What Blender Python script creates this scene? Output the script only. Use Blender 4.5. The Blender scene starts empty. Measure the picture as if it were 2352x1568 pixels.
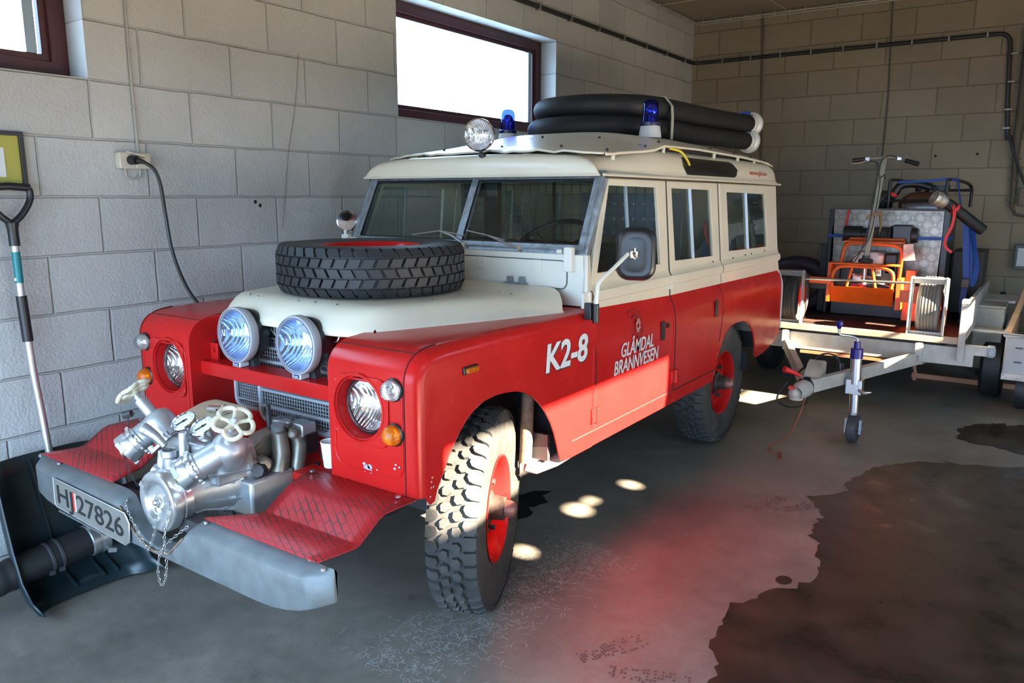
import bpy, bmesh, math, random
from math import sin, cos, pi, radians, sqrt
from mathutils import Vector as V, Matrix
from mathutils.geometry import delaunay_2d_cdt
random.seed(7)
S = bpy.context.scene
COL = S.collection

# ---------------------------------------------------------------- camera
CAM = V((2.5143, -2.3479, 1.6942))
yaw, pitch, roll = 0.6072, 0.1873, 0.0027
fwd = V((-sin(yaw)*cos(pitch), cos(yaw)*cos(pitch), -sin(pitch)))
rt = V((cos(yaw), sin(yaw), 0)); up = rt.cross(fwd)
rt2 = rt*cos(roll) + up*sin(roll); up2 = up*cos(roll) - rt*sin(roll)
cd = bpy.data.cameras.new('camera'); cam = bpy.data.objects.new('camera', cd); COL.objects.link(cam)
m = Matrix((rt2, up2, -fwd)).transposed().to_4x4(); m.translation = CAM
cam.matrix_world = m
cd.sensor_width = 36.0; cd.lens = 36*1770.8/2352; cd.clip_start = 0.05
S.camera = cam

# ---------------------------------------------------------------- world, sun, exposure
S.view_settings.view_transform = 'Standard'; S.view_settings.look = 'None'
S.view_settings.gamma = 1.0; S.view_settings.use_curve_mapping = False
S.view_settings.exposure = 0.15
S.cycles.max_bounces = 10; S.cycles.diffuse_bounces = 6; S.cycles.glossy_bounces = 5
S.cycles.transmission_bounces = 8; S.cycles.transparent_max_bounces = 16
S.cycles.caustics_reflective = False; S.cycles.caustics_refractive = False
S.cycles.sample_clamp_indirect = 6.0
S.cycles.use_denoising = True
W = bpy.data.worlds.new('world'); S.world = W; W.use_nodes = True
bg = W.node_tree.nodes['Background']
bg.inputs[0].default_value = (0.44, 0.69, 1.0, 1); bg.inputs[1].default_value = 13.0
sd = bpy.data.lights.new('sun', 'SUN'); sun = bpy.data.objects.new('sun', sd); COL.objects.link(sun)
sd.energy = 84.0; sd.angle = radians(0.6); sd.color = (1.0, 0.84, 0.62)
SUN_D = V((-1.0, 0.15, -0.55)).normalized()
sun.rotation_euler = SUN_D.to_track_quat('-Z', 'Y').to_euler()
def portal(name, loc, size, nrm):
    l = bpy.data.lights.new(name, 'AREA'); o = bpy.data.objects.new(name, l); COL.objects.link(o)
    l.shape = 'RECTANGLE'; l.size, l.size_y = size; l.cycles.is_portal = True
    o.location = loc; o.rotation_euler = V(nrm).to_track_quat('-Z', 'Y').to_euler()
WL, WB, WR, WF, CEIL = -1.12, 6.54, 4.5, -3.2, 3.66
DOOR = (-1.0, 3.3, 2.15)     # open gate in the front wall, x0 x1 height
portal('sky_portal_gate', ((DOOR[0]+DOOR[1])/2, WF-.05, DOOR[2]/2), (DOOR[1]-DOOR[0], DOOR[2]), (0, 1, 0))

# ---------------------------------------------------------------- mesh helpers
def basis(ax):
    ax = V(ax).normalized()
    t = V((0, 0, 1)) if abs(ax.z) < .9 else V((1, 0, 0))
    a = t.cross(ax).normalized(); b = ax.cross(a)
    return a, b, ax
class MB:
    def __init__(s): s.v = []; s.f = []
    def add(s, vs, fs):
        n = len(s.v); s.v += [V(p) for p in vs]; s.f += [tuple(i+n for i in f) for f in fs]; return s
    def box(s, c, d, R=None):
        c = V(c); x, y, z = d[0]/2, d[1]/2, d[2]/2
        vs = [V((i*x, j*y, k*z)) for k in (-1, 1) for j in (-1, 1) for i in (-1, 1)]
        if R is not None: vs = [R @ p for p in vs]
        return s.add([c+p for p in vs], [(0,2,3,1),(4,5,7,6),(0,1,5,4),(2,6,7,3),(0,4,6,2),(1,3,7,5)])
    def beam(s, a, b, w, h, upv=(0, 0, 1)):
        a, b = V(a), V(b); d = (b-a).normalized(); u = V(upv); x = d.cross(u).normalized(); u = x.cross(d)
        vs = [p + x*(i*w/2) + u*(k*h/2) for p in (a, b) for i, k in ((-1,-1),(1,-1),(1,1),(-1,1))]
        return s.add(vs, [(0,1,2,3),(7,6,5,4),(0,4,5,1),(1,5,6,2),(2,6,7,3),(3,7,4,0)])
    def lathe(s, o, ax, prof, n=32, a0=0, a1=2*pi):
        # prof: list of (radius, height along axis)
        a, b, ax = basis(ax); o = V(o); full = abs(a1-a0-2*pi) < 1e-6
        m = n if full else n+1; vs = []
        for r, h in prof:
            for i in range(m):
                t = a0 + (a1-a0)*i/n
                vs.append(o + ax*h + (a*cos(t) + b*sin(t))*r)
        fs = []
        for j in range(len(prof)-1):
            for i in range(n):
                k = (i+1) % m if full else i+1
                fs.append((j*m+i, j*m+k, (j+1)*m+k, (j+1)*m+i))
        return s.add(vs, fs)
    def cyl(s, p0, p1, r0, r1=None, n=20):
        p0, p1 = V(p0), V(p1); r1 = r0 if r1 is None else r1; h = (p1-p0).length
        return s.lathe(p0, p1-p0, [(0.0001, 0), (r0, 0), (r1, h), (0.0001, h)], n)
    def ball(s, c, r, n=16, sc=(1, 1, 1)):
        c = V(c); k = len(s.v)
        s.lathe((0, 0, 0), (0, 0, 1), [(max(1e-4, r*sin(pi*i/(n//2))), -r*cos(pi*i/(n//2))) for i in range(n//2+1)], n)
        for i in range(k, len(s.v)): p = s.v[i]; s.v[i] = V((p.x*sc[0], p.y*sc[1], p.z*sc[2])) + c
        return s
    def tube(s, pts, r, n=8, closed=False, caps=True):
        pts = [V(p) for p in pts]; m = len(pts); vs = []; fs = []
        rs = r if isinstance(r, (list, tuple)) else [r]*m
        prev = None
        for i, p in enumerate(pts):
            if closed: d = pts[(i+1) % m] - pts[i-1]
            else: d = pts[min(i+1, m-1)] - pts[max(i-1, 0)]
            d.normalize()
            if prev is None: a, b, _ = basis(d)
            else:
                a = prev - d*prev.dot(d)
                a = a.normalized() if a.length > 1e-6 else basis(d)[0]
                b = d.cross(a)
            prev = a
            vs += [p + (a*cos(2*pi*k/n) + b*sin(2*pi*k/n))*rs[i] for k in range(n)]
        for i in range(m if closed else m-1):
            j = (i+1) % m
            for k in range(n):
                l = (k+1) % n; fs.append((i*n+k, i*n+l, j*n+l, j*n+k))
        if caps and not closed:
            fs.append(tuple(range(n))[::-1]); fs.append(tuple((m-1)*n+k for k in range(n)))
        return s.add(vs, fs)
    def grid(s, rows):
        m = len(rows[0]); vs = [p for r in rows for p in r]
        return s.add(vs, [(i*m+j, i*m+j+1, (i+1)*m+j+1, (i+1)*m+j) for i in range(len(rows)-1) for j in range(m-1)])
    def loft(s, rings, caps=True):
        m = len(rings[0]); vs = [p for r in rings for p in r]
        fs = [(i*m+j, i*m+(j+1) % m, (i+1)*m+(j+1) % m, (i+1)*m+j) for i in range(len(rings)-1) for j in range(m)]
        if caps: fs += [tuple(range(m))[::-1], tuple((len(rings)-1)*m+j for j in range(m))]
        return s.add(vs, fs)
    def prism(s, poly, fn, d):
        # poly: 2D outline; fn(u, v) -> point; extruded by vector d
        d = V(d); n = len(poly); a = [V(fn(*p)) for p in poly]
        return s.add(a + [p+d for p in a], [tuple(range(n))[::-1], tuple(range(n, 2*n))] + [(i, (i+1) % n, n+(i+1) % n, n+i) for i in range(n)])
    def sheet(s, outer, holes, fn, d=None):
        # flat outline with holes, triangulated; optional thickness vector d
        loops = [outer] + list(holes); pts = []; ed = []
        for lp in loops:
            k = len(pts); pts += [V((p[0], p[1])) for p in lp]; ed += [(k+i, k+(i+1) % len(lp)) for i in range(len(lp))]
        r = delaunay_2d_cdt(pts, ed, [], 1, 1e-6); v2, f2 = r[0], r[2]
        def ins(p, lp):
            c = False; j = len(lp)-1
            for i in range(len(lp)):
                xi, yi = lp[i][0], lp[i][1]; xj, yj = lp[j][0], lp[j][1]
                if (yi > p[1]) != (yj > p[1]) and p[0] < (xj-xi)*(p[1]-yi)/(yj-yi)+xi: c = not c
                j = i
            return c
        fs = []
        for f in f2:
            c = sum((v2[i] for i in f), V((0, 0)))/len(f)
            if ins(c, outer) and not any(ins(c, h) for h in holes): fs.append(tuple(f))
        a = [V(fn(p.x, p.y)) for p in v2]
        if d is None: return s.add(a, fs)
        d = V(d); n = len(a); s.add(a + [p+d for p in a], fs + [tuple(i+n for i in f)[::-1] for f in fs])
        k0 = len(s.v)
        for lp in loops:
            q = [V(fn(p[0], p[1])) for p in lp]; m = len(q)
            s.add(q + [p+d for p in q], [(i, (i+1) % m, m+(i+1) % m, m+i) for i in range(m)])
        return s
    def islands(s):
        par = list(range(len(s.v)))
        def fd(i):
            while par[i] != i: par[i] = par[par[i]]; i = par[i]
            return i
        key = {}
        for i, p in enumerate(s.v):
            k = (round(p.x, 5), round(p.y, 5), round(p.z, 5)); par[fd(i)] = fd(key.setdefault(k, i))
        for f in s.f:
            for a in f[1:]: par[fd(a)] = fd(f[0])
        out = {}
        for f in s.f: out.setdefault(fd(f[0]), []).append(f)
        res = []
        for fs in out.values():
            m = MB(); mp = {}
            for f in fs:
                for i in f:
                    if i not in mp: mp[i] = len(m.v); m.v.append(s.v[i])
                m.f.append(tuple(mp[i] for i in f))
            res.append(m)
        return res
    def build(s, name, mt, parent=None, bevel=0, ang=38, solid=0, off=-1, split=False, **tags):
        if split:
            return [m.build(name, mt, parent, bevel, ang, solid, off, **tags) for m in s.islands()][0]
        me = bpy.data.meshes.new(name); me.from_pydata([tuple(p) for p in s.v], [], s.f)
        bm = bmesh.new(); bm.from_mesh(me)
        bmesh.ops.remove_doubles(bm, verts=bm.verts, dist=1e-5)
        bmesh.ops.recalc_face_normals(bm, faces=bm.faces)
        bm.to_mesh(me); bm.free()
        for p in me.polygons: p.use_smooth = True
        try: me.set_sharp_from_angle(angle=radians(ang))
        except Exception: pass
        o = bpy.data.objects.new(name, me); COL.objects.link(o)
        for q in (mt if isinstance(mt, (list, tuple)) else [mt]): me.materials.append(q)
        if solid:
            md = o.modifiers.new('solid', 'SOLIDIFY'); md.thickness = solid; md.offset = off
        if bevel:
            md = o.modifiers.new('bevel', 'BEVEL'); md.width = bevel; md.segments = 2; md.limit_method = 'ANGLE'; md.angle_limit = radians(40); md.harden_normals = False
        if parent is not None: attach(o, parent)
        for k, q in tags.items(): o[k] = q
        return o
ROOTLOC = {}
def attach(o, parent):
    o.parent = parent
    r = parent
    while r.parent: r = r.parent
    if r.name in ROOTLOC and parent is r:
        o.matrix_parent_inverse = Matrix.Translation(-ROOTLOC[r.name])
def thing(name, label, cat, loc, group=None):
    o = bpy.data.objects.new(name, None); COL.objects.link(o); o.location = loc; o.empty_display_size = .1
    o['label'] = label; o['category'] = cat
    if group: o['group'] = group
    ROOTLOC[o.name] = V(loc); return o
def tag(o, label, cat, group=None):
    o['label'] = label; o['category'] = cat
    if group: o['group'] = group
    return o
def struct(o): o['kind'] = 'structure'; return o
def circ(cx, cy, r, n=40, ry=None):
    ry = ry or r; return [(cx + r*cos(2*pi*i/n), cy + ry*sin(2*pi*i/n)) for i in range(n)]
def rrect(x0, y0, x1, y1, r, n=6):
    out = []
    for cx, cy, a in ((x1-r, y0+r, -90), (x1-r, y1-r, 0), (x0+r, y1-r, 90), (x0+r, y0+r, 180)):
        out += [(cx + r*cos(radians(a+90*i/n)), cy + r*sin(radians(a+90*i/n))) for i in range(n+1)]
    return out
def smooth_path(pts, k=6):
    pts = [V(p) for p in pts]; out = []
    for i in range(len(pts)-1):
        p0, p1, p2, p3 = pts[max(i-1, 0)], pts[i], pts[i+1], pts[min(i+2, len(pts)-1)]
        for j in range(k):
            t = j/k; out.append(.5*((2*p1) + (p2-p0)*t + (2*p0-5*p1+4*p2-p3)*t*t + (3*p1-p0-3*p2+p3)*t**3))
    return out + [pts[-1]]
def lerp(tab, x):
    if x <= tab[0][0]: return tab[0][1]
    for (a, b), (c, d) in zip(tab, tab[1:]):
        if x <= c: return b + (d-b)*(x-a)/(c-a) if c > a else d
    return tab[-1][1]
def text(name, st, h, o, xd, yd, mt, parent=None, width=None, shear=0, bold=0, depth=.0015, **tags):
    # built-in lettering turned into a mesh; o = lower left corner, h = cap height, width = total width
    c = bpy.data.curves.new(name, 'FONT'); c.body = st; c.offset = bold; c.extrude = .002
    t = bpy.data.objects.new(name, c); COL.objects.link(t)
    me = bpy.data.meshes.new_from_object(t.evaluated_get(bpy.context.evaluated_depsgraph_get()))
    bpy.data.objects.remove(t)
    xs = [v.co.x for v in me.vertices]; ys = [v.co.y for v in me.vertices]
    x0, x1, y0 = min(xs), max(xs), 0.0; cap = .69
    sx = (width/(x1-x0)) if width else h/cap
    xd, yd = V(xd).normalized(), V(yd).normalized(); nz = xd.cross(yd); o = V(o)
    for v in me.vertices:
        y = v.co.y/cap*h
        v.co = o + xd*((v.co.x-x0)*sx + shear*y) + yd*y + nz*(depth if v.co.z > 0 else 0)
    ob = bpy.data.objects.new(name, me); COL.objects.link(ob); me.materials.clear(); me.materials.append(mt)
    if parent is not None: attach(ob, parent)
    for k, q in tags.items(): ob[k] = q
    return ob

# ---------------------------------------------------------------- materials
def mat(name, col, rough=.5, metal=0, var=0, vscale=8, bump=0, bscale=60, coat=0, rvar=0, spec=.5, dirt=None, dscale=3, damt=.5, emit=None, det=6):
    m = bpy.data.materials.new(name); m.use_nodes = True; nt = m.node_tree; b = nt.nodes['Principled BSDF']
    L = nt.links.new; N = nt.nodes.new
    b.inputs['Base Color'].default_value = (*col, 1); b.inputs['Roughness'].default_value = rough
    b.inputs['Metallic'].default_value = metal; b.inputs['Coat Weight'].default_value = coat; b.inputs['Coat Roughness'].default_value = .08
    b.inputs['Specular IOR Level'].default_value = spec
    tc = N('ShaderNodeTexCoord')
    last = None
    if var or rvar:
        n = N('ShaderNodeTexNoise'); n.inputs['Scale'].default_value = vscale; n.inputs['Detail'].default_value = det
        L(tc.outputs['Object'], n.inputs['Vector'])
        if var:
            mr = N('ShaderNodeMapRange'); mr.inputs[1].default_value = .3; mr.inputs[2].default_value = .7
            mr.inputs[3].default_value = 1-var; mr.inputs[4].default_value = 1+var*.5; L(n.outputs['Fac'], mr.inputs[0])
            mx = N('ShaderNodeMix'); mx.data_type = 'RGBA'; mx.blend_type = 'MULTIPLY'; mx.inputs[0].default_value = 1
            mx.inputs[6].default_value = (*col, 1); L(mr.outputs[0], mx.inputs[7]); last = mx.outputs[2]
        if rvar:
            mr = N('ShaderNodeMapRange'); mr.inputs[1].default_value = .3; mr.inputs[2].default_value = .7
            mr.inputs[3].default_value = max(0, rough-rvar); mr.inputs[4].default_value = min(1, rough+rvar); L(n.outputs['Fac'], mr.inputs[0]); L(mr.outputs[0], b.inputs['Roughness'])
    if dirt:
        n = N('ShaderNodeTexNoise'); n.inputs['Scale'].default_value = dscale; n.inputs['Detail'].default_value = 8; n.inputs['Roughness'].default_value = .65
        L(tc.outputs['Object'], n.inputs['Vector'])
        mr = N('ShaderNodeMapRange'); mr.inputs[1].default_value = .52; mr.inputs[2].default_value = .72; mr.inputs[4].default_value = damt; L(n.outputs['Fac'], mr.inputs[0])
        mx = N('ShaderNodeMix'); mx.data_type = 'RGBA'; mx.inputs[6].default_value = (*col, 1); mx.inputs[7].default_value = (*dirt, 1)
        if last: L(last, mx.inputs[6])
        L(mr.outputs[0], mx.inputs[0]); last = mx.outputs[2]
    if last: L(last, b.inputs['Base Color'])
    if bump:
        n = N('ShaderNodeTexNoise'); n.inputs['Scale'].default_value = bscale; n.inputs['Detail'].default_value = 5
        L(tc.outputs['Object'], n.inputs['Vector'])
        bp = N('ShaderNodeBump'); bp.inputs['Strength'].default_value = bump; bp.inputs['Distance'].default_value = .005
        L(n.outputs['Fac'], bp.inputs['Height']); L(bp.outputs[0], b.inputs['Normal'])
    if emit: b.inputs['Emission Color'].default_value = (*emit[0], 1); b.inputs['Emission Strength'].default_value = emit[1]
    return m
def glassmat(name, tint=(1, 1, 1), refl=(1, 1, 1), ior=1.5, rough=0.0, haze=0):
    # thin pane: fresnel mix of clear transmission and mirror reflection
    m = bpy.data.materials.new(name); m.use_nodes = True; nt = m.node_tree; nt.nodes.clear(); N = nt.nodes.new; L = nt.links.new
    out = N('ShaderNodeOutputMaterial'); mx = N('ShaderNodeMixShader')
    lw = N('ShaderNodeLayerWeight'); lw.inputs['Blend'].default_value = .5
    fr = N('ShaderNodeMath'); fr.operation = 'POWER'; fr.inputs[1].default_value = 5.0; L(lw.outputs['Facing'], fr.inputs[0])
    f0 = ((ior-1)/(ior+1))**2
    t = N('ShaderNodeBsdfTransparent'); t.inputs[0].default_value = (*tint, 1)
    g = N('ShaderNodeBsdfGlossy'); g.inputs[0].default_value = (*refl, 1); g.inputs['Roughness'].default_value = rough
    a = N('ShaderNodeMath'); a.operation = 'MULTIPLY_ADD'; a.inputs[1].default_value = .9; a.inputs[2].default_value = haze + f0
    L(fr.outputs[0], a.inputs[0]); L(a.outputs[0], mx.inputs[0]); L(t.outputs[0], mx.inputs[1]); L(g.outputs[0], mx.inputs[2]); L(mx.outputs[0], out.inputs[0])
    return m
RED = mat('red_paint', (.54, .014, .013), .24, var=.08, vscale=5, rvar=.06, spec=.2)
REDIN = mat('red_paint_matt', (.33, .011, .014), .5, var=.2)
CREAM = mat('cream_paint', (.80, .72, .56), .38, var=.06, vscale=4, coat=.2, rvar=.06)
WHITEC = mat('pale_paint', (.78, .74, .64), .40, var=.05)
GALV = mat('galvanised_steel', (.36, .40, .43), .45, metal=.55, var=.35, vscale=30, rvar=.15)
GALVB = mat('bumper_galvanised', (.15, .165, .17), .55, metal=.25, var=.25, vscale=14, dirt=(.2, .15, .1), dscale=5, damt=.35, bump=.1, bscale=40)
ALU = mat('cast_aluminium', (.58, .59, .60), .42, metal=.75, var=.18, vscale=18, bump=.12, bscale=90, dirt=(.16, .13, .10), dscale=9, damt=.3)
ALUP = mat('machined_aluminium', (.72, .72, .72), .28, metal=.9, var=.1, vscale=20)
ALUD = mat('oily_aluminium', (.30, .27, .22), .42, metal=.6, var=.4, vscale=12, dirt=(.05, .04, .03), dscale=6, damt=.8)
CHROME = mat('chrome', (.85, .85, .86), .08, metal=1)
STEEL = mat('bright_steel', (.55, .55, .55), .3, metal=.9, var=.15)
DKSTEEL = mat('dark_steel', (.06, .06, .065), .5, metal=.4, var=.2)
SILVER = mat('silver_plastic', (.50, .53, .56), .38, var=.05, metal=.3)
BLACK = mat('black_plastic', (.012, .012, .014), .38)
RUB = mat('tyre_rubber', (.050, .049, .048), .68, var=.3, vscale=20, bump=.15, bscale=120, dirt=(.16, .145, .12), dscale=6, damt=.6)
RUBD = mat('spare_rubber', (.014, .014, .016), .55, var=.2, vscale=20, bump=.1, bscale=120)
HOSE = mat('hose_rubber', (.010, .010, .011), .62, var=.3, vscale=10)
SEAM = mat('seam_shadow_gap', (.03, .004, .004), .8)
SEAMC = mat('panel_gap', (.05, .045, .04), .8)
GLASS = glassmat('vehicle_glass', (.80, .86, .85), (.95, 1, 1), 1.5)
LENS = glassmat('lamp_glass', (.95, .97, 1.0), (1, 1, 1), 1.6, .02, .05)
LENSB = glassmat('blue_lamp_glass', (.78, .87, 1.0), (.85, .92, 1), 1.6, .02, .06)
BLUEG = glassmat('blue_dome_glass', (.15, .22, 1.0), (.6, .65, 1), 1.5, .03, .02)
def lensmat(name, col, rough=.12, tr=.6, stripes=0, sdir='X'):
    m = mat(name, col, rough); b = m.node_tree.nodes['Principled BSDF']; b.inputs['Transmission Weight'].default_value = tr
    nt = m.node_tree; w = nt.nodes.new('ShaderNodeTexWave'); w.inputs['Scale'].default_value = stripes or 40; w.bands_direction = sdir
    tc = nt.nodes.new('ShaderNodeTexCoord'); nt.links.new(tc.outputs['Object'], w.inputs['Vector'])
    bp = nt.nodes.new('ShaderNodeBump'); bp.inputs['Strength'].default_value = .25; bp.inputs['Distance'].default_value = .002
    nt.links.new(w.outputs['Fac'], bp.inputs['Height']); nt.links.new(bp.outputs[0], b.inputs['Normal']); return m
AMBER = lensmat('amber_lens', (.95, .20, .008), .08, .45, 60, 'Z')
CLEARL = lensmat('clear_lens', (.92, .90, .88), .06, .85, 60, 'Z')
def reflmat(name, col, sc):
    m = mat(name, col, .14, metal=1); nt = m.node_tree; b = nt.nodes['Principled BSDF']
    tc = nt.nodes.new('ShaderNodeTexCoord'); w = nt.nodes.new('ShaderNodeTexWave'); w.inputs['Scale'].default_value = sc; w.bands_direction = 'X'; w.inputs['Distortion'].default_value = 1.5
    nt.links.new(tc.outputs['Object'], w.inputs['Vector'])
    bp = nt.nodes.new('ShaderNodeBump'); bp.inputs['Strength'].default_value = .55; bp.inputs['Distance'].default_value = .006
    nt.links.new(w.outputs['Fac'], bp.inputs['Height']); nt.links.new(bp.outputs[0], b.inputs['Normal']); return m
REFL = reflmat('headlamp_reflector', (.92, .90, .88), 26)
REFLB = reflmat('blue_reflector', (.74, .84, 1.0), 30)
WHITE = mat('white_lettering', (.78, .80, .82), .4)
GREYL = mat('grey_lettering', (.70, .70, .70), .4)
INK = mat('black_lettering', (.012, .012, .012), .5)
IVORY = mat('ivory_plastic', (.72, .66, .50), .4, var=.08)
ORANGE = mat('orange_paint', (.85, .13, .012), .4, var=.12, dirt=(.3, .05, .02), damt=.3)
REDR = mat('red_webbing', (.65, .02, .02), .5)
BLUER = mat('blue_webbing', (.008, .055, .28), .55, var=.2, vscale=40)
BLUEP = mat('blue_plastic', (.012, .015, .20), .35)
GREYT = mat('trailer_grey_paint', (.48, .46, .42), .55, var=.2, vscale=10, dirt=(.2, .17, .13), damt=.35)
DKBLUE = mat('frame_grey_steel', (.30, .31, .31), .5, var=.15, metal=.2)
WOODD = mat('dark_deck_plywood', (.07, .035, .025), .6, var=.4, vscale=6)
WOOD = mat('pale_wood', (.45, .30, .17), .6, var=.25, vscale=8)
WOODR = mat('red_brown_wood', (.45, .18, .08), .6, var=.2)
RUST = mat('rusty_pipe', (.22, .14, .09), .8, var=.5, vscale=30, bump=.3, bscale=80)
# ================================================================ setting
def wallmat(name, axis, c, z0, w, h, tint=(1, 1, 1)):
    m = bpy.data.materials.new(name); m.use_nodes = True; nt = m.node_tree; b = nt.nodes['Principled BSDF']; N = nt.nodes.new; L = nt.links.new
    b.inputs['Roughness'].default_value = .85; b.inputs['Specular IOR Level'].default_value = .15
    g = N('ShaderNodeNewGeometry'); s = N('ShaderNodeSeparateXYZ'); L(g.outputs['Position'], s.inputs[0])
    ax = N('ShaderNodeMath'); ax.inputs[1].default_value = c; L(s.outputs[axis], ax.inputs[0])
    az = N('ShaderNodeMath'); az.inputs[1].default_value = -z0 + 20*h; L(s.outputs['Z'], az.inputs[0])
    cb = N('ShaderNodeCombineXYZ'); L(ax.outputs[0], cb.inputs[0]); L(az.outputs[0], cb.inputs[1])
    wob = N('ShaderNodeTexNoise'); wob.inputs['Scale'].default_value = 5; L(g.outputs['Position'], wob.inputs['Vector'])
    wv = N('ShaderNodeVectorMath'); wv.operation = 'MULTIPLY_ADD'; wv.inputs[1].default_value = (.012, .012, 0); L(wob.outputs['Color'], wv.inputs[0]); L(cb.outputs[0], wv.inputs[2])
    sub = N('ShaderNodeVectorMath'); sub.operation = 'SUBTRACT'; sub.inputs[1].default_value = (.006, .006, 0); L(wv.outputs[0], sub.inputs[0])
    br = N('ShaderNodeTexBrick'); br.offset = .5; br.inputs['Scale'].default_value = 1; br.inputs['Brick Width'].default_value = w; br.inputs['Row Height'].default_value = h
    br.inputs['Mortar Size'].default_value = .0075; br.inputs['Mortar Smooth'].default_value = .7; br.inputs['Bias'].default_value = 0
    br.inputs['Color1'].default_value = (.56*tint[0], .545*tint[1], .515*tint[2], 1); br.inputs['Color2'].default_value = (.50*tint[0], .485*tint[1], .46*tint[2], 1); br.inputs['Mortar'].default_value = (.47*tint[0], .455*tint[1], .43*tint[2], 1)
    L(sub.outputs[0], br.inputs['Vector'])
    st = N('ShaderNodeTexNoise'); st.inputs['Scale'].default_value = 1.3; st.inputs['Detail'].default_value = 8; L(g.outputs['Position'], st.inputs['Vector'])
    mr = N('ShaderNodeMapRange'); mr.inputs[1].default_value = .3; mr.inputs[2].default_value = .7; mr.inputs[3].default_value = .86; mr.inputs[4].default_value = 1.06; L(st.outputs['Fac'], mr.inputs[0])
    mx = N('ShaderNodeMix'); mx.data_type = 'RGBA'; mx.blend_type = 'MULTIPLY'; mx.inputs[0].default_value = 1; L(br.outputs['Color'], mx.inputs[6]); L(mr.outputs[0], mx.inputs[7]); L(mx.outputs[2], b.inputs['Base Color'])
    # rough plaster on each block, pressed-in joints
    n1 = N('ShaderNodeTexNoise'); n1.inputs['Scale'].default_value = 75; n1.inputs['Detail'].default_value = 4; L(g.outputs['Position'], n1.inputs['Vector'])
    n2 = N('ShaderNodeTexNoise'); n2.inputs['Scale'].default_value = 14; n2.inputs['Detail'].default_value = 3; L(g.outputs['Position'], n2.inputs['Vector'])
    a1 = N('ShaderNodeMath'); a1.operation = 'MULTIPLY_ADD'; a1.inputs[1].default_value = .35; L(n1.outputs['Fac'], a1.inputs[0])
    a2 = N('ShaderNodeMath'); a2.operation = 'MULTIPLY'; a2.inputs[1].default_value = .45; L(n2.outputs['Fac'], a2.inputs[0]); L(a2.outputs[0], a1.inputs[2])
    a3 = N('ShaderNodeMath'); a3.operation = 'MULTIPLY_ADD'; a3.inputs[1].default_value = -.75; L(br.outputs['Fac'], a3.inputs[0]); L(a1.outputs[0], a3.inputs[2])
    bp = N('ShaderNodeBump'); bp.inputs['Strength'].default_value = .85; bp.inputs['Distance'].default_value = .012; L(a3.outputs[0], bp.inputs['Height']); L(bp.outputs[0], b.inputs['Normal'])
    return m
WALL_L = wallmat('painted_block_wall', 'Y', .211, .3858, .4996, .2593)
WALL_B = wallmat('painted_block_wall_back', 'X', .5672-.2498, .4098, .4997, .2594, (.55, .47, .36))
PLASTER = mat('ceiling_board', (.30, .25, .18), .85, var=.1, vscale=2)
def floormat():
    m = bpy.data.materials.new('concrete_floor'); m.use_nodes = True; nt = m.node_tree; b = nt.nodes['Principled BSDF']; N = nt.nodes.new; L = nt.links.new
    g = N('ShaderNodeNewGeometry')
    def noise(sc, det, ro=.6):
        n = N('ShaderNodeTexNoise'); n.inputs['Scale'].default_value = sc; n.inputs['Detail'].default_value = det; n.inputs['Roughness'].default_value = ro; L(g.outputs['Position'], n.inputs['Vector']); return n
    n1 = noise(1.1, 9, .62); cr = N('ShaderNodeValToRGB'); e = cr.color_ramp.elements
    e[0].position = .30; e[0].color = (.110, .098, .083, 1); e[1].position = .72; e[1].color = (.27, .24, .20, 1); L(n1.outputs['Fac'], cr.inputs[0])
    n2 = noise(14, 10, .75); mr = N('ShaderNodeMapRange'); mr.inputs[1].default_value = .35; mr.inputs[2].default_value = .65; mr.inputs[3].default_value = .82; mr.inputs[4].default_value = 1.12; L(n2.outputs['Fac'], mr.inputs[0])
    mx = N('ShaderNodeMix'); mx.data_type = 'RGBA'; mx.blend_type = 'MULTIPLY'; mx.inputs[0].default_value = 1; L(cr.outputs[0], mx.inputs[6]); L(mr.outputs[0], mx.inputs[7])
    n3 = noise(3.2, 6, .75); m3 = N('ShaderNodeMapRange'); m3.inputs[1].default_value = .60; m3.inputs[2].default_value = .74; m3.inputs[4].default_value = .65; L(n3.outputs['Fac'], m3.inputs[0])
    mx2 = N('ShaderNodeMix'); mx2.data_type = 'RGBA'; mx2.inputs[7].default_value = (.075, .06, .05, 1); L(m3.outputs[0], mx2.inputs[0]); L(mx.outputs[2], mx2.inputs[6]); L(mx2.outputs[2], b.inputs['Base Color'])
    mrr = N('ShaderNodeMapRange'); mrr.inputs[1].default_value = .3; mrr.inputs[2].default_value = .7; mrr.inputs[3].default_value = .38; mrr.inputs[4].default_value = .62; L(n2.outputs['Fac'], mrr.inputs[0]); L(mrr.outputs[0], b.inputs['Roughness'])
    n4 = noise(140, 4); bp = N('ShaderNodeBump'); bp.inputs['Strength'].default_value = .18; bp.inputs['Distance'].default_value = .004; L(n4.outputs['Fac'], bp.inputs['Height']); L(bp.outputs[0], b.inputs['Normal'])
    return m
FLOOR = floormat()
T = .25
def wall_sheet(name, outer, holes, fn, d, mt):
    return struct(MB().sheet(outer, holes, fn, d).build(name, mt))
def rect(a, b, c, d): return [(a, b), (c, b), (c, d), (a, d)]
# left wall with two windows (y, z)
W2 = (1.56, 2.205, 3.53, 2.985); W1 = (-2.40, 2.205, -.462, 2.985)
wall_sheet('wall_left', rect(WF, 0, WB, CEIL), [rect(*W2), rect(*W1)], lambda y, z: (WL, y, z), (-T, 0, 0), WALL_L)
wall_sheet('wall_back', rect(WL-T, 0, WR+T, CEIL), [], lambda x, z: (x, WB, z), (0, T, 0), WALL_B)
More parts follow.
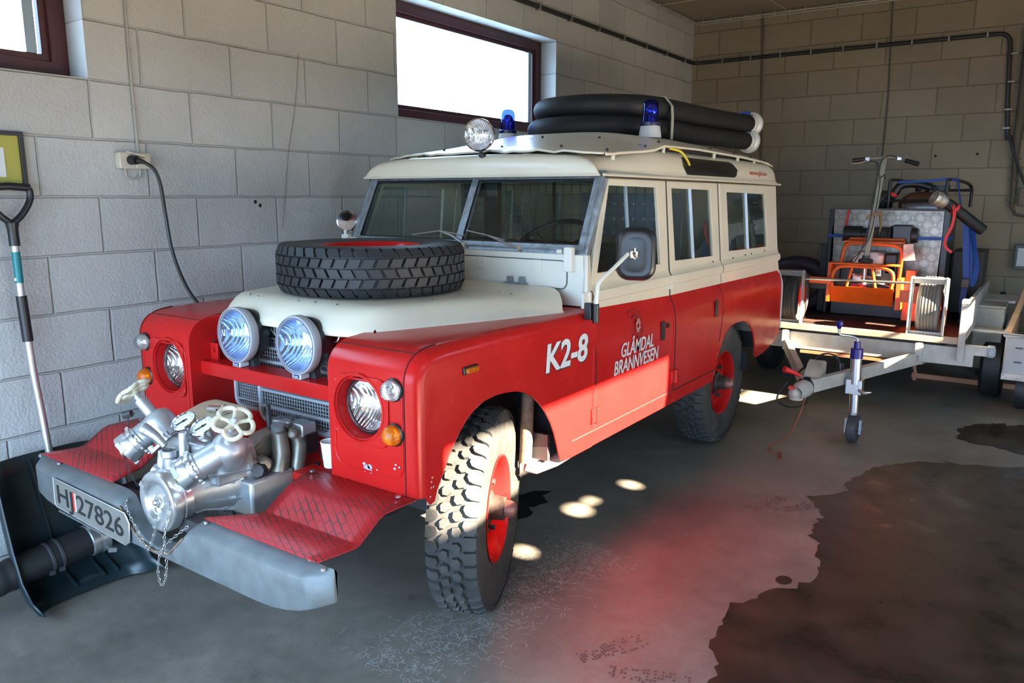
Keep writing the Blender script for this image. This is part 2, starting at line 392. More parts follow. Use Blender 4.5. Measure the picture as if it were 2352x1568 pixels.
# right wall: two sunny window bands, the first cropped below to shape its sun patch
R1 = (-.90, 2.50, 1.02, 2.83); R2 = (3.30, 2.06, 4.32, 2.83)
R3 = (-1.7, .04, 3.1, .94)    # unseen low opening, added for warm bounce off the sunlit floor at right
portal('sky_portal_side', (WR+.05, (R3[0]+R3[2])/2, (R3[1]+R3[3])/2), (R3[2]-R3[0], R3[3]-R3[1]), (-1, 0, 0))
def sunhole(y, x):          # hole added to the right wall so a sun spot lands on floor point (x, y)
    t = WR - x; return (y - .15*t, .55*t)
spots = []
for y, x, a, b in ((.545, .57, .05, .028), (1.135, .53, .07, .035), (1.285, .525, .055, .018), (1.64, .60, .05, .03)):
    cy, cz = sunhole(y, x); spots.append(circ(cy, cz, a*1.25, 14, b*1.3))
wall_sheet('wall_right', rect(WF, 0, WB, CEIL), [rect(*R1), rect(*R2), rect(*R3)] + spots, lambda y, z: (WR, y, z), (.02, 0, 0), WALL_L)
mb = MB(); mb.box((WR-.01, 3.98, 2.445), (.03, .035, .77)); mb.box((WR-.01, 3.81, 2.24), (.03, 1.02, .03))
struct(mb.build('window_4', GREYT))
wall_sheet('wall_front', rect(WL-T, 0, WR+T, CEIL), [rect(DOOR[0], .002, DOOR[1], DOOR[2])], lambda x, z: (x, WF, z), (0, -T, 0), WALL_B)
portal('sky_portal_window', (WL-.3, (W2[0]+W2[2])/2, 2.6), (W2[2]-W2[0], .78), (1, 0, 0))
portal('sky_portal_window_side', (WL-.3, (W1[0]+W1[2])/2, 2.6), (W1[2]-W1[0], .78), (1, 0, 0))
struct(MB().box(((WL+WR)/2, (WF+WB)/2, CEIL+.05), (WR-WL+.6, WB-WF+.6, .1)).build('ceiling', PLASTER))
struct(MB().box(((WL+WR)/2, (WF+WB)/2, -.06), (WR-WL+.6, WB-WF+.6, .12)).build('floor', FLOOR))
YARD = mat('yard_concrete', (.50, .44, .34), .8, var=.2)
struct(MB().box((13.5, (WF+WB)/2, 1.6), (1.0, WB-WF+8, 3.3)).build('sky_blocker', mat('dark_blocker', (.05, .06, .03), .9, var=.4)))  # unseen dark block added outside to keep blue sky light off the floor
struct(MB().box((WR+T+7, (WF+WB)/2, -.03), (14, WB-WF+8, .04)).build('yard_ground_side', YARD))
struct(MB().box((2, WF-T-12.5, -.03), (40, 25, .04)).build('yard_ground', mat('yard_asphalt', (.11, .105, .095), .8, var=.2)))
# seams in the ceiling board
mb = MB()
for y in (2.4, 4.0, 5.6): mb.box(((WL+WR)/2, y, CEIL-.002), (WR-WL, .012, .006))
for x in (-.1, 1.1, 2.3): mb.box((x, (WF+WB)/2, CEIL-.002), (.012, WB-WF, .006))
struct(mb.build('trim_1', mat('ceiling_strip', (.5, .47, .4), .8)))
FRAMEP = mat('window_frame_paint', (.075, .018, .020), .45, var=.15)
PANEM = glassmat('window_pane', (.97, .98, .98), (1, 1, 1), 1.45)
def window(n, y0, z0, y1, z1, split):
    o = MB(); x = WL-.15; fw = .075
    o.sheet(rect(y0+.002, z0+.002, y1-.002, z1-.002), [rect(y0+fw, z0+fw, y1-fw, z1-fw)], lambda y, z: (x, y, z), (-.07, 0, 0))
    o.sheet(rect(y0+fw-.015, z0+fw-.015, y1-fw+.015, z1-fw+.015), [rect(y0+fw+.03, z0+fw+.03, y1-fw-.03, z1-fw-.03)], lambda y, z: (x-.02, y, z), (-.04, 0, 0))
    w = struct(o.build('window_%d' % n, FRAMEP, bevel=.004))
    g = MB().box((x-.045, (y0+y1)/2, (z0+z1)/2), (.004, y1-y0-2*fw-.05, z1-z0-2*fw-.05)).build('pane', PANEM, w)
    a = MB().box((x-.03, split, (z0+z1)/2), (.03, .045, z1-z0-2*fw-.06)).build('frame', mat('aluminium_bead', (.35, .42, .48), .35, metal=.3), w)
    return w
window(2, *W2, W2[2]-.155)
window(1, *W1, W1[2]-.15)
# a tree far beyond the window
mb = MB()
for i in range(420):
    a = random.random()*2*pi; r = random.random()**.5*1.6; z = 5.0 + random.random()*3.2
    c = V((-24 + r*cos(a), 30.5 + r*sin(a), z - r*.6)); q = Matrix.Rotation(random.random()*6, 3, 'Z') @ Matrix.Rotation(random.random()*3, 3, 'X')
    mb.add([c + q @ V(p) for p in ((-.14, 0, 0), (0, -.06, .02), (.14, 0, 0), (0, .06, .02))], [(0, 1, 2, 3)])
tr = thing('tree', 'pale green tree seen faintly through the large window', 'tree', (-24, 30.5, 0))
mb.build('foliage', mat('leaf_green', (.22, .33, .08), .6, var=.3), tr)
MB().tube([(-24, 30.5, 0), (-23.9, 30.5, 3), (-24, 30.4, 6.5)], [.16, .12, .04], 8).build('trunk', mat('bark', (.12, .09, .06), .9), tr)

# ---------------------------------------------------------------- wet patch, scratches, boot prints
WETM = mat('wet_concrete', (.040, .027, .018), .36, var=.5, vscale=5, rvar=.14, bump=.25, bscale=90, spec=.35, det=9)
def ragged(pts, k=5, amp=.02, seed=1):
    rnd = random.Random(seed); out = []
    for i in range(len(pts)):
        a, b = V(pts[i]), V(pts[(i+1) % len(pts)]); n = max(2, int((b-a).length/.035))
        for j in range(n):
            p = a.lerp(b, j/n); s = amp*min(1, (b-a).length*4)
            out.append((p.x + rnd.gauss(0, s), p.y + rnd.gauss(0, s)))
    return out
WET1 = [(1.70,.02),(1.66,.2),(1.587,.438),(1.588,.642),(1.66,.83),(1.72,.93),(1.807,1.121),(1.75,1.30),(1.729,1.447),(1.66,1.60),(1.64,1.763),(1.688,1.803),(1.60,1.93),(1.52,2.06),(1.62,2.16),(1.696,2.29),(1.659,2.37),(1.70,2.60),(1.728,2.775),(1.82,2.93),(1.936,3.071),(2.122,3.18),(2.35,3.25),(2.524,3.38),(2.9,3.45),(3.7,3.3),(4.0,2.0),(3.8,.5),(3.4,-.9),(2.6,-1.6),(1.9,-1.3),(1.72,-.5)]
WET2 = [(2.116,3.816),(2.09,4.0),(2.128,4.148),(2.2,4.3),(2.30,4.36),(2.6,4.5),(3.0,4.4),(3.1,4.0),(2.8,3.72),(2.5,3.62),(2.41,3.70),(2.30,3.74),(2.2,3.72)]
def flat(name, polys, z, mt):
    mb = MB()
    for p in polys: mb.sheet(p, [], lambda x, y: (x, y, z))
    return mb.build(name, mt)
tag(flat('wet_patch', [ragged(WET1, amp=.016, seed=3)], .0012, WETM), 'large dark wet patch spreading over the concrete floor at lower right', 'wet patch')
tag(flat('wet_patch', [ragged(WET2, amp=.02, seed=5)], .0012, WETM), 'small dark wet patch on the concrete in front of the grey box cart', 'wet patch')
tag(flat('wet_spot', [ragged(circ(1.691, .98, .035, 12, .045), amp=.004, seed=6)], .0012, WETM), 'small round wet spot just beside the edge of the large wet patch', 'wet spot')
OILM = mat('oil_stain', (.022, .020, .018), .35, var=.3)
tag(flat('oil_stain', [ragged([(.12,1.06),(.2,1.22),(.30,1.30),(.27,1.18),(.36,1.12),(.30,1.0),(.38,.93),(.34,.80),(.25,.84),(.2,.98)], amp=.012, seed=8)], .001, OILM), 'black oil stain on the floor under the fire vehicle behind its front wheel', 'oil stain')
def boot(x, y, ang, name_label, col):
    mb = MB(); R = Matrix.Rotation(ang, 3, 'Z'); rnd = random.Random(int(x*1000))
    for i in range(22):
        u = -.14 + .28*i/21
        w = .045*(1 - (max(0, abs(u-.05)-.03)/.13)**2) if u > -.03 else .032
        for k in range(5):
            v = (k-2)/2.3*w
            if rnd.random() < .5: continue
            c = V((x, y, .0011)) + R @ V((u, v, 0)); q = Matrix.Rotation(ang + (.5 if k % 2 else -.5), 3, 'Z')
            mb.add([c + q @ V(p) for p in ((-.0045, -.006, 0), (.0045, -.006, 0), (.0045, .006, 0), (-.0045, .006, 0))], [(0, 1, 2, 3)])
    tag(mb.build('boot_print', col), name_label, 'footprint')
PRINT = mat('damp_print', (.13, .085, .07), .6)
boot(1.31, .06, 1.05, 'reddish boot print on dry concrete, nearest the bottom edge of the picture and whole', PRINT)
boot(1.36, 1.82, 1.2, 'dark boot print on dry concrete facing the jockey wheel, further from the wet patch', PRINT)
boot(1.55, 1.90, .9, 'dark boot print touching the tip of the large wet patch', PRINT)
boot(1.50, -.02, .35, 'boot print cut off by the bottom edge of the picture', PRINT)
mb = MB(); rnd = random.Random(11)
for i in range(1300):
    t = rnd.random(); c = V((.62 + .28*rnd.random() + .08*rnd.gauss(0, 1), -.55 + 1.35*t, .0009)); c.x += .1*(t-.4)
    a = rnd.random()*6.28; l = .012 + .03*rnd.random(); k = rnd.gauss(0, 1.4); w = .0009; p = c.copy(); L_, R_ = [], []
    for j in range(5):
        d = V((cos(a), sin(a), 0)); n = V((-d.y, d.x, 0)); L_.append(p + n*w); R_.append(p - n*w); p = p + d*l/4; a += k/4
    mb.grid([L_, R_])
o = tag(mb.build('scratches', mat('scratch_dust', (.50, .49, .48), .9)), 'fine pale curly scratches on the concrete beside the front tyre', 'scratches'); o['kind'] = 'stuff'
# ================================================================ fire vehicle : body
TRUCK = thing('fire_vehicle', 'vintage red and cream four-wheel-drive fire vehicle with a pump on its front bumper', 'vehicle', (0, 0, 0))
def P(mb, name, mt, parent=None, **k): return mb.build(name, mt, parent or TRUCK, **k)
SX = [(.45, .822), (.53, .830), (.60, .840), (.66, .843), (.75, .844), (.95, .843), (1.02, .840), (1.06, .834), (1.10, .822), (1.13, .806), (1.16, .797), (1.20, .797), (1.80, .742)]
def sx(z): return lerp(SX, z)
def side_pts(zl, zt, n): return [zl + (zt-zl)*i/n for i in range(n+1)]
ARCHF = [(-.4555,.672),(-.446,.66),(-.43,.64),(-.412,.645),(-.400,.68),(-.375,.72),(-.34,.775),(-.306,.822),(-.265,.867),(-.23,.897),(-.18,.926),(-.125,.944),(-.05,.951),(.016,.948),(.09,.938),(.152,.919),(.21,.890),(.266,.845),(.31,.80),(.354,.741),(.385,.685),(.41,.628),(.43,.585),(.449,.557),(.47,.54),(.49,.531),(.514,.529),(.742,.529)]
ARCHR = [(1.662,.529),(2.30,.529),(2.318,.545),(2.328,.58),(2.345,.64),(2.378,.707),(2.43,.775),(2.48,.815),(2.534,.841),(2.60,.857),(2.70,.864),(2.816,.858),(2.90,.840),(2.98,.805),(3.04,.762),(3.073,.728),(3.11,.66),(3.135,.60),(3.155,.562),(3.18,.545),(3.22,.540),(3.365,.547),(3.50,.57),(3.60,.593),(3.665,.612),(3.70,.64),(3.715,.68)]
def densify(tab, step=.05):
    out = []
    for (a, b), (c, d) in zip(tab, tab[1:]):
        n = max(1, int((c-a)/step)); out += [(a+(c-a)*i/n, b+(d-b)*i/n) for i in range(n)]
    return out + [tab[-1]]
WEDGE = [1.20, 1.17, 1.13, 1.10, 1.06, 1.02, .95, .75, .66, .60, .53]
def side_panel(s, low, ztop, n=16, xoff=0):
    # outer skin of the body side; s = +1 left side, -1 right side; low: list (y, z) of its lower edge
    rows = []
    for y, zl in low:
        zt = ztop(y) if callable(ztop) else ztop
        rows.append([(s*(sx(z)+xoff), y, z) for z in side_pts(zl, zt, n)])
    return MB().grid(rows)
# ---- front wings
PROF = [(-.505,.672),(-.505,.80),(-.505,.95),(-.505,1.075),(-.502,1.097),(-.494,1.120),(-.478,1.143),(-.455,1.162),(-.425,1.174),(-.39,1.181),(-.34,1.186),(-.1,1.188),(.30,1.186),(.74,1.184)]
def prof_n(i):
    a = V((*PROF[max(i-1, 0)],)); b = V((*PROF[min(i+1, len(PROF)-1)],)); d = (b-a).normalized(); return (-d.y, d.x)   # outward (y, z)
RC = .050
for s in (1, -1):
    t = MB(); rows = []; XO = .843
    for i, (y, z) in enumerate(PROF):
        ny, nz = prof_n(i); r = []
        if i > 3:
            for x in (.43, .5, .6, .7, XO-RC): r.append((s*x, y, z))
        else:
            for x in (.43, .5, .6, .7, XO-RC): r.append((s*x, y, z))
        for k in range(1, 9):
            a = k/8*pi/2; o = RC*(1-cos(a)); r.append((s*(XO-RC+RC*sin(a)), y-ny*o, z-nz*o))
        rows.append(r)
    t.grid(rows[3:])                       # curved top and shoulder
    t.grid([r[4:] for r in rows[:4]])      # rounded outer front edge
    # side skin, its top joins the shoulder
    offp = [(y-prof_n(i)[0]*RC, z-prof_n(i)[1]*RC) for i, (y, z) in enumerate(PROF)]
    def ztop(y): return lerp([q for q in offp[3:]], y)
    srows = []
    for y, zl in densify(ARCHF):
        zt = max(ztop(y) if y > -.4555+1e-6 else 1.075, zl+.02); srows.append([(s*min(.8435, sx(z)+ (0 if z < 1.0 else .8435-sx(z))), y, z) for z in side_pts(zl, zt, 10)])
    t.grid(srows)
    wing = P(t, 'front_wing', RED, ang=50)
    P(MB().tube([(s*(sx(z)-.004), y, z) for y, z in ARCHF], .005, 6), 'arch_lip', RED, wing)
    # flat front panel with the lamp opening
    f = MB(); hx, hz = .5808, .9597
    f.sheet([(.43,.66),(XO-RC,.672),(XO-RC,1.075),(.43,1.075)], [circ(hx, hz, .112, 48)], lambda x, z: (s*x, -.505, z))
    P(f, 'wing_front', RED, wing)
    # inner cheek beside the grille
    c = MB(); c.prism([(-.505,.66),(-.505,1.075),(-.502,1.097),(-.494,1.120),(-.478,1.143),(-.455,1.162),(-.425,1.174),(-.39,1.181),(-.28,1.186),(-.28,.60),(-.36,.60)], lambda y, z: (s*.43, y, z), (s*-.004, 0, 0))
    P(c, 'wing_cheek', RED, wing)
    # pressed edge around lamp panel
    rr = rrect(.455, .735, .785, 1.062, .05); P(MB().tube([(s*x, -.505 + (.0 if z < 1.04 else .002), z) for x, z in rr], .0045, 6, closed=True), 'pressed_edge', RED, wing)
    # joints
    g = MB(); g.tube([(s*x, -.4415, 1.1675) for x in (.432, .79)], .0022, 5)
    g.tube([(s*.795, y-.0012, z) for y, z in PROF[:9]], .002, 5); g.tube([(s*.795, y, z+.0012) for y, z in PROF[8:11]], .002, 5)
    P(g, 'panel_joint', SEAM, wing, split=True)
    # headlamp
    H = MB(); H.lathe((s*hx, -.505, hz), (0, -1, 0), [(.128, -.002), (.126, .009), (.118, .010), (.108, -.03), (.101, -.055)], 48); hl = P(H, 'headlight', RED)
    q = MB(); q.sheet(rrect(hx-.118, hz-.128, hx+.145, hz+.118, .045), [circ(hx, hz, .122, 40)], lambda x, z: (s*(2*hx-x if s < 0 and 0 else x), -.508, z), (0, -.004, 0)); P(q, 'lamp_surround', RED, hl, bevel=.003)
    P(MB().lathe((s*hx, -.505, hz), (0, -1, 0), [(.110, -.06), (.104, -.035), (.094, -.030), (.094, -.06)], 40), 'seal_ring', BLACK, hl)
    P(MB().lathe((s*hx, -.505, hz), (0, -1, 0), [(.0945, -.042), (.092, -.028), (.080, -.014), (.060, -.004), (.035, .002), (.0001, .004)], 40), 'lens', LENS, hl)
    P(MB().lathe((s*hx, -.505, hz), (0, -1, 0), [(.092, -.045), (.070, -.085), (.045, -.108), (.020, -.118), (.018, -.07), (.0001, -.066)], 40), 'reflector', REFL, hl)
    for nm, z, col in (('side_light', 1.0505, CLEARL), ('turn_indicator', .894, AMBER)):
        b = P(MB().lathe((s*.752, -.505, z), (0, -1, 0), [(.040, -.001), (.041, .008), (.036, .012)], 28), nm, BLACK)
        P(MB().lathe((s*.752, -.505, z), (0, -1, 0), [(.034, .011), (.02, .009), (.012, .013), (.0001, .03)], 24), 'bulb_plate', CHROME, b)
        P(MB().lathe((s*.752, -.505, z), (0, -1, 0), [(.036, .008), (.0365, .020), (.034, .030), (.027, .042), (.017, .049), (.008, .052), (.0001, .053)], 28), 'lens', col, b, label='amber lens' if col is AMBER else 'clear lens')
    # screws
    sc = MB()
    for x, z in ((.472, .865), (.472, 1.05), (.70, .88), (.70, 1.02), (.77, .78)): sc.ball((s*x, -.508, z), .005, 8)
    P(sc, 'screw', STEEL, wing, split=True)
# bare metal chips on the near wing
ch = MB()
for x, z, r in ((.610, .745, .016), (.625, .752, .012), (.598, .758, .008), (.63, .735, .009), (.66, .748, .004), (.745, .77, .006), (.75, .785, .005), (.60, .735, .008)):
    ch.sheet(ragged(circ(x, z, r, 9, r*.8), amp=.003, seed=int(x*999)), [], lambda a, b: (a, -.5062, b))
for y, z in ((-.437, .668), (-.432, .70), (-.43, .72), (-.425, .735), (-.42, .70)): ch.sheet(circ(y, z, .004, 7), [], lambda a, b: (.8447, a, b))
P(ch, 'paint_chip', mat('bare_metal', (.45, .42, .44), .5, metal=.3), split=True)
# ---- sill, doors, rear quarters
def tops(y): return lerp([(.6, 1.186), (.74, 1.178), (1.65, 1.149), (3.72, 1.132)], y)
def waist(y): return 1.29
CAPS = [(0, .797), (.02, .802), (.035, .808), (.05, .812), (.065, .808), (.085, .797), (.13, .792)]
def upper_x(z): return .797 - (z-1.20)*.0917
def up_pt(s): return lambda y, z: (s*upper_x(z), y, z)
def cream_panel(s, y0, y1, front=None):
    # waist moulding strip above the red: from the paint line up to the window boards
    rows = []
    n = max(2, int((y1-y0)/.1))
    for i in range(n+1):
        y = y0+(y1-y0)*i/n; zt = tops(y)
        rows.append([(s*x, y, z) for z, x in ((zt, sx(zt)), (1.19, .798), (1.205, .799), (1.212, .810), (1.235, .815), (1.258, .810), (1.265, .799), (1.29, upper_x(1.29)+.0))])
    return MB().grid(rows)
GLZ = (1.335, 1.735)
for s in (1, -1):
    P(side_panel(s, [(y, .529) for y in (.742, 1.2, 1.66)], .607), 'sill', RED)
    # front door
    d = P(side_panel(s, [(.745 + (1.655-.745)*i/8, .612) for i in range(9)], tops), 'front_door', RED)
    P(cream_panel(s, .757, 1.652), 'waist_panel', CREAM, d)
    out = [(.765, 1.285), (1.655, 1.285), (1.668, 1.788), (.965, 1.788)]
    hole = [(.842, 1.338), (1.556, 1.330), (1.548, 1.737), (1.005, 1.742)]
    P(MB().sheet(out, [hole], up_pt(s), (s*-.02, 0, 0)), 'window_frame', CREAM, d, bevel=.003)
    P(MB().sheet([(hole[0][0]-.01, 1.33), (1.20, 1.325), (1.20, 1.745), (1.0, 1.745)], [], lambda y, z: (s*(upper_x(z)-.010), y, z), (s*-.003, 0, 0)), 'window_glass', GLASS, d)
    P(MB().beam((s*(upper_x(1.335)-.012), 1.20, 1.332), (s*(upper_x(1.74)-.012), 1.20, 1.74), .012, .014), 'glass_edge', SILVER, d)
    # rear door + quarter
    low = [(y, z) for y, z in densify(ARCHR)]
    rd = [(y, max(z, .612)) for y, z in low if y < 2.43]; rd.insert(0, (1.665, .612)); rd.append((2.43, .775))
    r = P(side_panel(s, sorted(rd), tops), 'rear_door', RED)
    P(cream_panel(s, 1.668, 2.462), 'waist_panel', CREAM, r)
    out = [(1.672, 1.285), (2.462, 1.285), (2.462, 1.788), (1.680, 1.788)]
    hole = [(1.742, 1.335), (2.345, 1.322), (2.262, 1.728), (1.665+.06, 1.735)]
    hole = [(1.752, 1.335), (2.352, 1.325), (2.335, 1.730), (1.745, 1.735)]
    P(MB().sheet(out, [hole], up_pt(s), (s*-.02, 0, 0)), 'window_frame', CREAM, r, bevel=.003)
    P(MB().sheet([(1.74, 1.325), (2.365, 1.315), (2.345, 1.74), (1.735, 1.745)], [], lambda y, z: (s*(upper_x(z)-.010), y, z), (s*-.003, 0, 0)), 'window_glass', GLASS, r)
    P(MB().beam((s*(upper_x(1.33)-.006), 2.03, 1.33), (s*(upper_x(1.735)-.006), 2.02, 1.735), .014, .018), 'glass_edge', SILVER, r)
    qp = P(side_panel(s, [q for q in low if q[0] >= 2.43], tops), 'rear_quarter', RED)
    P(side_panel(s, [(y, z) for y, z in low if y <= 2.31 and y >= 1.66], .607), 'sill_rear', RED, qp)
    P(cream_panel(s, 2.470, 3.715), 'waist_panel', CREAM, qp)
    out = [(2.472, 1.285), (3.715, 1.285), (3.715, 1.775), (2.472, 1.788)]
    hole = [(2.635, 1.338), (3.462, 1.326), (3.440, 1.708), (2.628, 1.718)]
    P(MB().sheet(out, [hole], up_pt(s), (s*-.02, 0, 0)), 'window_frame', CREAM, qp, bevel=.003)
    P(MB().sheet([(2.62, 1.325), (3.475, 1.315), (3.455, 1.72), (2.62, 1.73)], [], lambda y, z: (s*(upper_x(z)-.010), y, z), (s*-.003, 0, 0)), 'window_glass', GLASS, qp)
    P(MB().beam((s*(upper_x(1.33)-.006), 3.03, 1.33), (s*(upper_x(1.71)-.006), 3.02, 1.715), .016, .018), 'glass_edge', SILVER, qp)
    P(MB().tube([(s*(upper_x(1.29)+.001), 2.50, 1.31), (s*(upper_x(1.77)+.001), 2.49, 1.775)], .006, 6), 'drip_strip', CREAM, qp)
    P(MB().tube([(s*(sx(z)-.005), y, z) for y, z in ARCHR if y > 2.29], .006, 6), 'arch_lip', RED, qp)
    # rear wall edge capping
    e = MB(); e.tube([(s*sx(z), 3.718, z) for z in (.68, .75, .95, 1.02, 1.06, 1.10, 1.13)], .007, 6); P(e, 'corner_capping', GALV, qp)
    # gaps between panels
    for y, z0, z1, pr_ in ((.742, .612, 1.178, d), (1.660, .612, 1.20, d)):
        P(MB().tube([(s*(sx(z)+.0004), y, z) for z in side_pts(z0, z1, 14)], .0032, 5), 'panel_gap', SEAM, pr_)
    P(MB().tube([(s*upper_x(z), 1.664 + .008*(z-1.2)/.58, z) for z in side_pts(1.20, 1.785, 5)], .0035, 5), 'panel_gap', SEAMC, d)
    P(MB().tube([(s*(sx(.609)+.001), y, .609) for y in (.53, 1.2, 1.66)], .0025, 5), 'panel_gap', mat('red_dusty_edge', (.30, .03, .03), .7), d)
    P(MB().tube([(s*(sx(.609)+.001), y, .609) for y in (1.665, 2.0, 2.33)], .003, 5), 'panel_gap', SEAM, r)
    P(MB().tube([(s*(sx(z)+.0005), 2.42 - .06*max(0, (.95-z))/.2, z) for z in side_pts(.78, 1.14, 8)], .0022, 5), 'panel_gap', SEAM, r)
    P(MB().tube([(s*upper_x(z), 2.467, z) for z in (1.20, 1.785)], .003, 5), 'panel_gap', SEAMC, r)
    # bent-in bead beside the front door gap
    P(MB().tube([(s*(sx(z)+.0008), .715, z) for z in side_pts(.66, 1.155, 10)], .004, 6), 'bead', RED, d)
    P(MB().tube([(s*(sx(z)+.0008), 1.632, z) for z in side_pts(.66, 1.15, 10)], .004, 6), 'bead', RED, d)
    # handles
    for yy, own, zz in ((1.487, d, .978), (2.293, r, 1.005)):
        h = P(MB().sheet(rrect(yy-.028, zz-.052, yy+.020, zz+.052, .008), [], lambda y, z: (s*.8445, y, z), (s*.004, 0, 0)), 'handle', BLACK, own, bevel=.002)
        P(MB().beam((s*.851, yy-.004, zz-.045), (s*.851, yy-.004, zz+.03), .012, .018), 'lever', BLACK, own)
    P(MB().cyl((s*.843, 1.546, .999), (s*.850, 1.546, .999), .014, n=14), 'lock', BLACK, d)
    # hinges
    for y, z, own, mt in ((.742, .685, d, RED), (1.655, .695, r, RED), (.722, 1.225, d, WHITEC), (1.655, 1.222, r, WHITEC)):
        h = MB(); bx = sx(z)+.004
        h.box((s*bx, y-.024, z), (.014, .040, .072)); h.box((s*bx, y+.026, z), (.012, .034, .066)); h.cyl((s*(bx+.006), y+.004, z-.038), (s*(bx+.006), y+.004, z+.038), .010, n=10)
        P(h, 'hinge', mt, own, bevel=.003)
# rivets below the rear window
rv = MB()
for y, z in ((2.70, 1.29), (2.95, 1.295), (3.08, 1.296), (3.38, 1.30), (2.33, 1.29), (2.36, 1.23), (2.9, 1.235)): rv.ball((upper_x(z)+.002, y, z), .006, 8)
P(rv, 'rivet', SEAMC, split=True)
# tail wall of the body
P(MB().sheet([(-.735, 1.79), (-.80, 1.2), (-.84, .95), (-.83, .62), (.83, .62), (.84, .95), (.80, 1.2), (.735, 1.79)], [], lambda x, z: (x, 3.71, z), (0, -.02, 0)), 'tail_panel', CREAM)
# side marker
smk = P(MB().box((.847, -.209, 1.078), (.01, .085, .03)), 'side_marker', BLACK, bevel=.004)
P(MB().box((.856, -.209, 1.078), (.016, .07, .022)), 'lens', AMBER, smk, bevel=.006)

# ---- bonnet
def bw(v): return .455 + .318*v**.85
rows = []
NU, NV = 36, 30
for j in range(NV+1):
    v = j/NV; r = []
    for i in range(NU+1):
        u = -1 + 2*i/NU; au = abs(u)
        yr = 0.715 - .165*max(0, (au-.72)/.28)**2.2
        yf = -.375 + .085*max(0, (au-.55)/.45)**2
        y = yf + (yr-yf)*v
        w = bw(v)
        ed = 1 - max(0, (au-.80)/.20)**2.0; ft = 1 - max(0, (.13-v)/.13)**2.2
        z = 1.196 + .074*ed*min(1, ft*1.0) + .006*(1-au*au)
        r.append((u*w, y, z))
    rows.append(r)
b = MB().grid(rows)
b.grid([rows[0], [(p[0], p[1]-.012, p[2]-.012) for p in rows[0]], [(p[0], p[1]-.010, p[2]-.030) for p in rows[0]], [(p[0], p[1]+.01, p[2]-.036) for p in rows[0]]])
for k in (0, -1):
    ed = [r[k] for r in rows]; sg = -1 if k == 0 else 1
    b.grid([ed, [(p[0]+sg*.006, p[1], p[2]-.006) for p in ed], [(p[0]+sg*.006, p[1], p[2]-.022) for p in ed]])
bon = P(b, 'bonnet', CREAM, ang=60)
rv = MB()
for x, y in ((-.30, -.28), (-.22, -.30), (.12, -.285), (.24, -.28), (.03, -.295), (.30, .52), (.38, .50), (.52, .42), (.60, .40), (.45, .05)): rv.ball((x, y, 1.2725), .007, 8, (1, 1, .5))
P(rv, 'rivet', STEEL, bon, split=True)
for x in (-.40, .405):
    h = MB(); h.prism([(-.05, -.09), (.03, -.10), (.06, -.02), (.05, .0), (-.06, .0), (-.07, -.03)], lambda a, c: (x+a, .70+c, 1.262), (0, 0, .008))
    h.cyl((x-.06, .705, 1.275), (x+.07, .705, 1.275), .009, n=10); h.box((x-.03, .71, 1.29), (.025, .02, .04)); h.box((x+.04, .71, 1.29), (.025, .02, .04))
    P(h, 'bonnet_hinge', GALV, bon)
# bonnet side gap fillers : wing tops run under
# ---- bulkhead
bk = MB(); bk.sheet([(-.765, 1.19), (.765, 1.19), (.772, 1.30), (.765, 1.425), (-.765, 1.425), (-.772, 1.30)], [], lambda x, z: (x, .735 - .0*(z-1.2), z), (0, .03, 0))
for s in (1, -1):
    bk.loft([[(s*.765, .735, 1.186), (s*.80, .69, 1.186), (s*.81, .70, 1.186), (s*.80, .755, 1.186)], [(s*.765, .735, 1.30), (s*.79, .715, 1.30), (s*.80, .722, 1.30), (s*.795, .765, 1.30)], [(s*.765, .745, 1.425), (s*.775, .745, 1.425), (s*.782, .75, 1.425), (s*.78, .775, 1.425)]])
bkh = P(bk, 'bulkhead', WHITEC)
for x0, x1 in ((-.68, -.05), (.06, .68)):
    fl = P(MB().sheet(rrect(x0, 1.268, x1, 1.392, .03), [], lambda x, z: (x, .7345, z), (0, -.004, 0)), 'vent_flap', WHITEC, bkh, bevel=.002)
    P(MB().tube([(x, .7335, z) for x, z in rrect(x0-.004, 1.264, x1+.004, 1.396, .033)], .0022, 5, closed=True), 'flap_gap', SEAMC, bkh)
    for xx in (x0+.13, x1-.16): P(MB().box((xx, .728, 1.365), (.05, .006, .06)), 'flap_hinge', WHITEC, bkh, bevel=.004)
for s in (1, -1):
    hb = MB().box((s*.70, .722, 1.405), (.045, .035, .115)); hb.cyl((s*.665, .72, 1.44), (s*.635, .72, 1.44), .012, n=12)
    P(hb, 'windscreen_bracket', WHITEC, bkh, bevel=.006)

# ---- windscreen
wy = lambda z: .764 + (z-1.434)*(.95-.764)/(1.8136-1.434)
wpt = lambda x, z: (x, wy(z), z)
nrm = V((0, -(1.8136-1.434), .95-.764)).normalized()
zb, zt = 1.424, 1.812
ol = [(-.768, zb), (.768, zb), (.765, zt), (-.765, zt)]
gl = [[(-.712, 1.470), (-.024, 1.470), (-.022, 1.772), (-.706, 1.772)], [(.024, 1.470), (.712, 1.470), (.706, 1.772), (.022, 1.772)]]
ws = P(MB().sheet(ol, gl, wpt, -nrm*.035), 'windscreen_frame', GALV, bevel=.004)
rb = MB()
for g in gl: rb.tube([V(wpt(*p)) - nrm*.006 for p in g], .007, 6, closed=True)
P(rb, 'rubber_seal', BLACK, ws, split=True)
lip = MB(); lip.tube([V(wpt(x, z))+nrm*.004 for x, z in ((-.75, 1.445), (.75, 1.445))], .006, 6); lip.tube([V(wpt(x, z))+nrm*.003 for x, z in ((-.745, 1.45), (-.74, 1.80), (.74, 1.80), (.745, 1.45))], .005, 6)
P(lip, 'frame_rib', GALV, ws, split=True)
for g in gl: P(MB().sheet(g, [], lambda x, z: V(wpt(x, z)) - nrm*.016, -nrm*.004), 'glass', GLASS, ws)
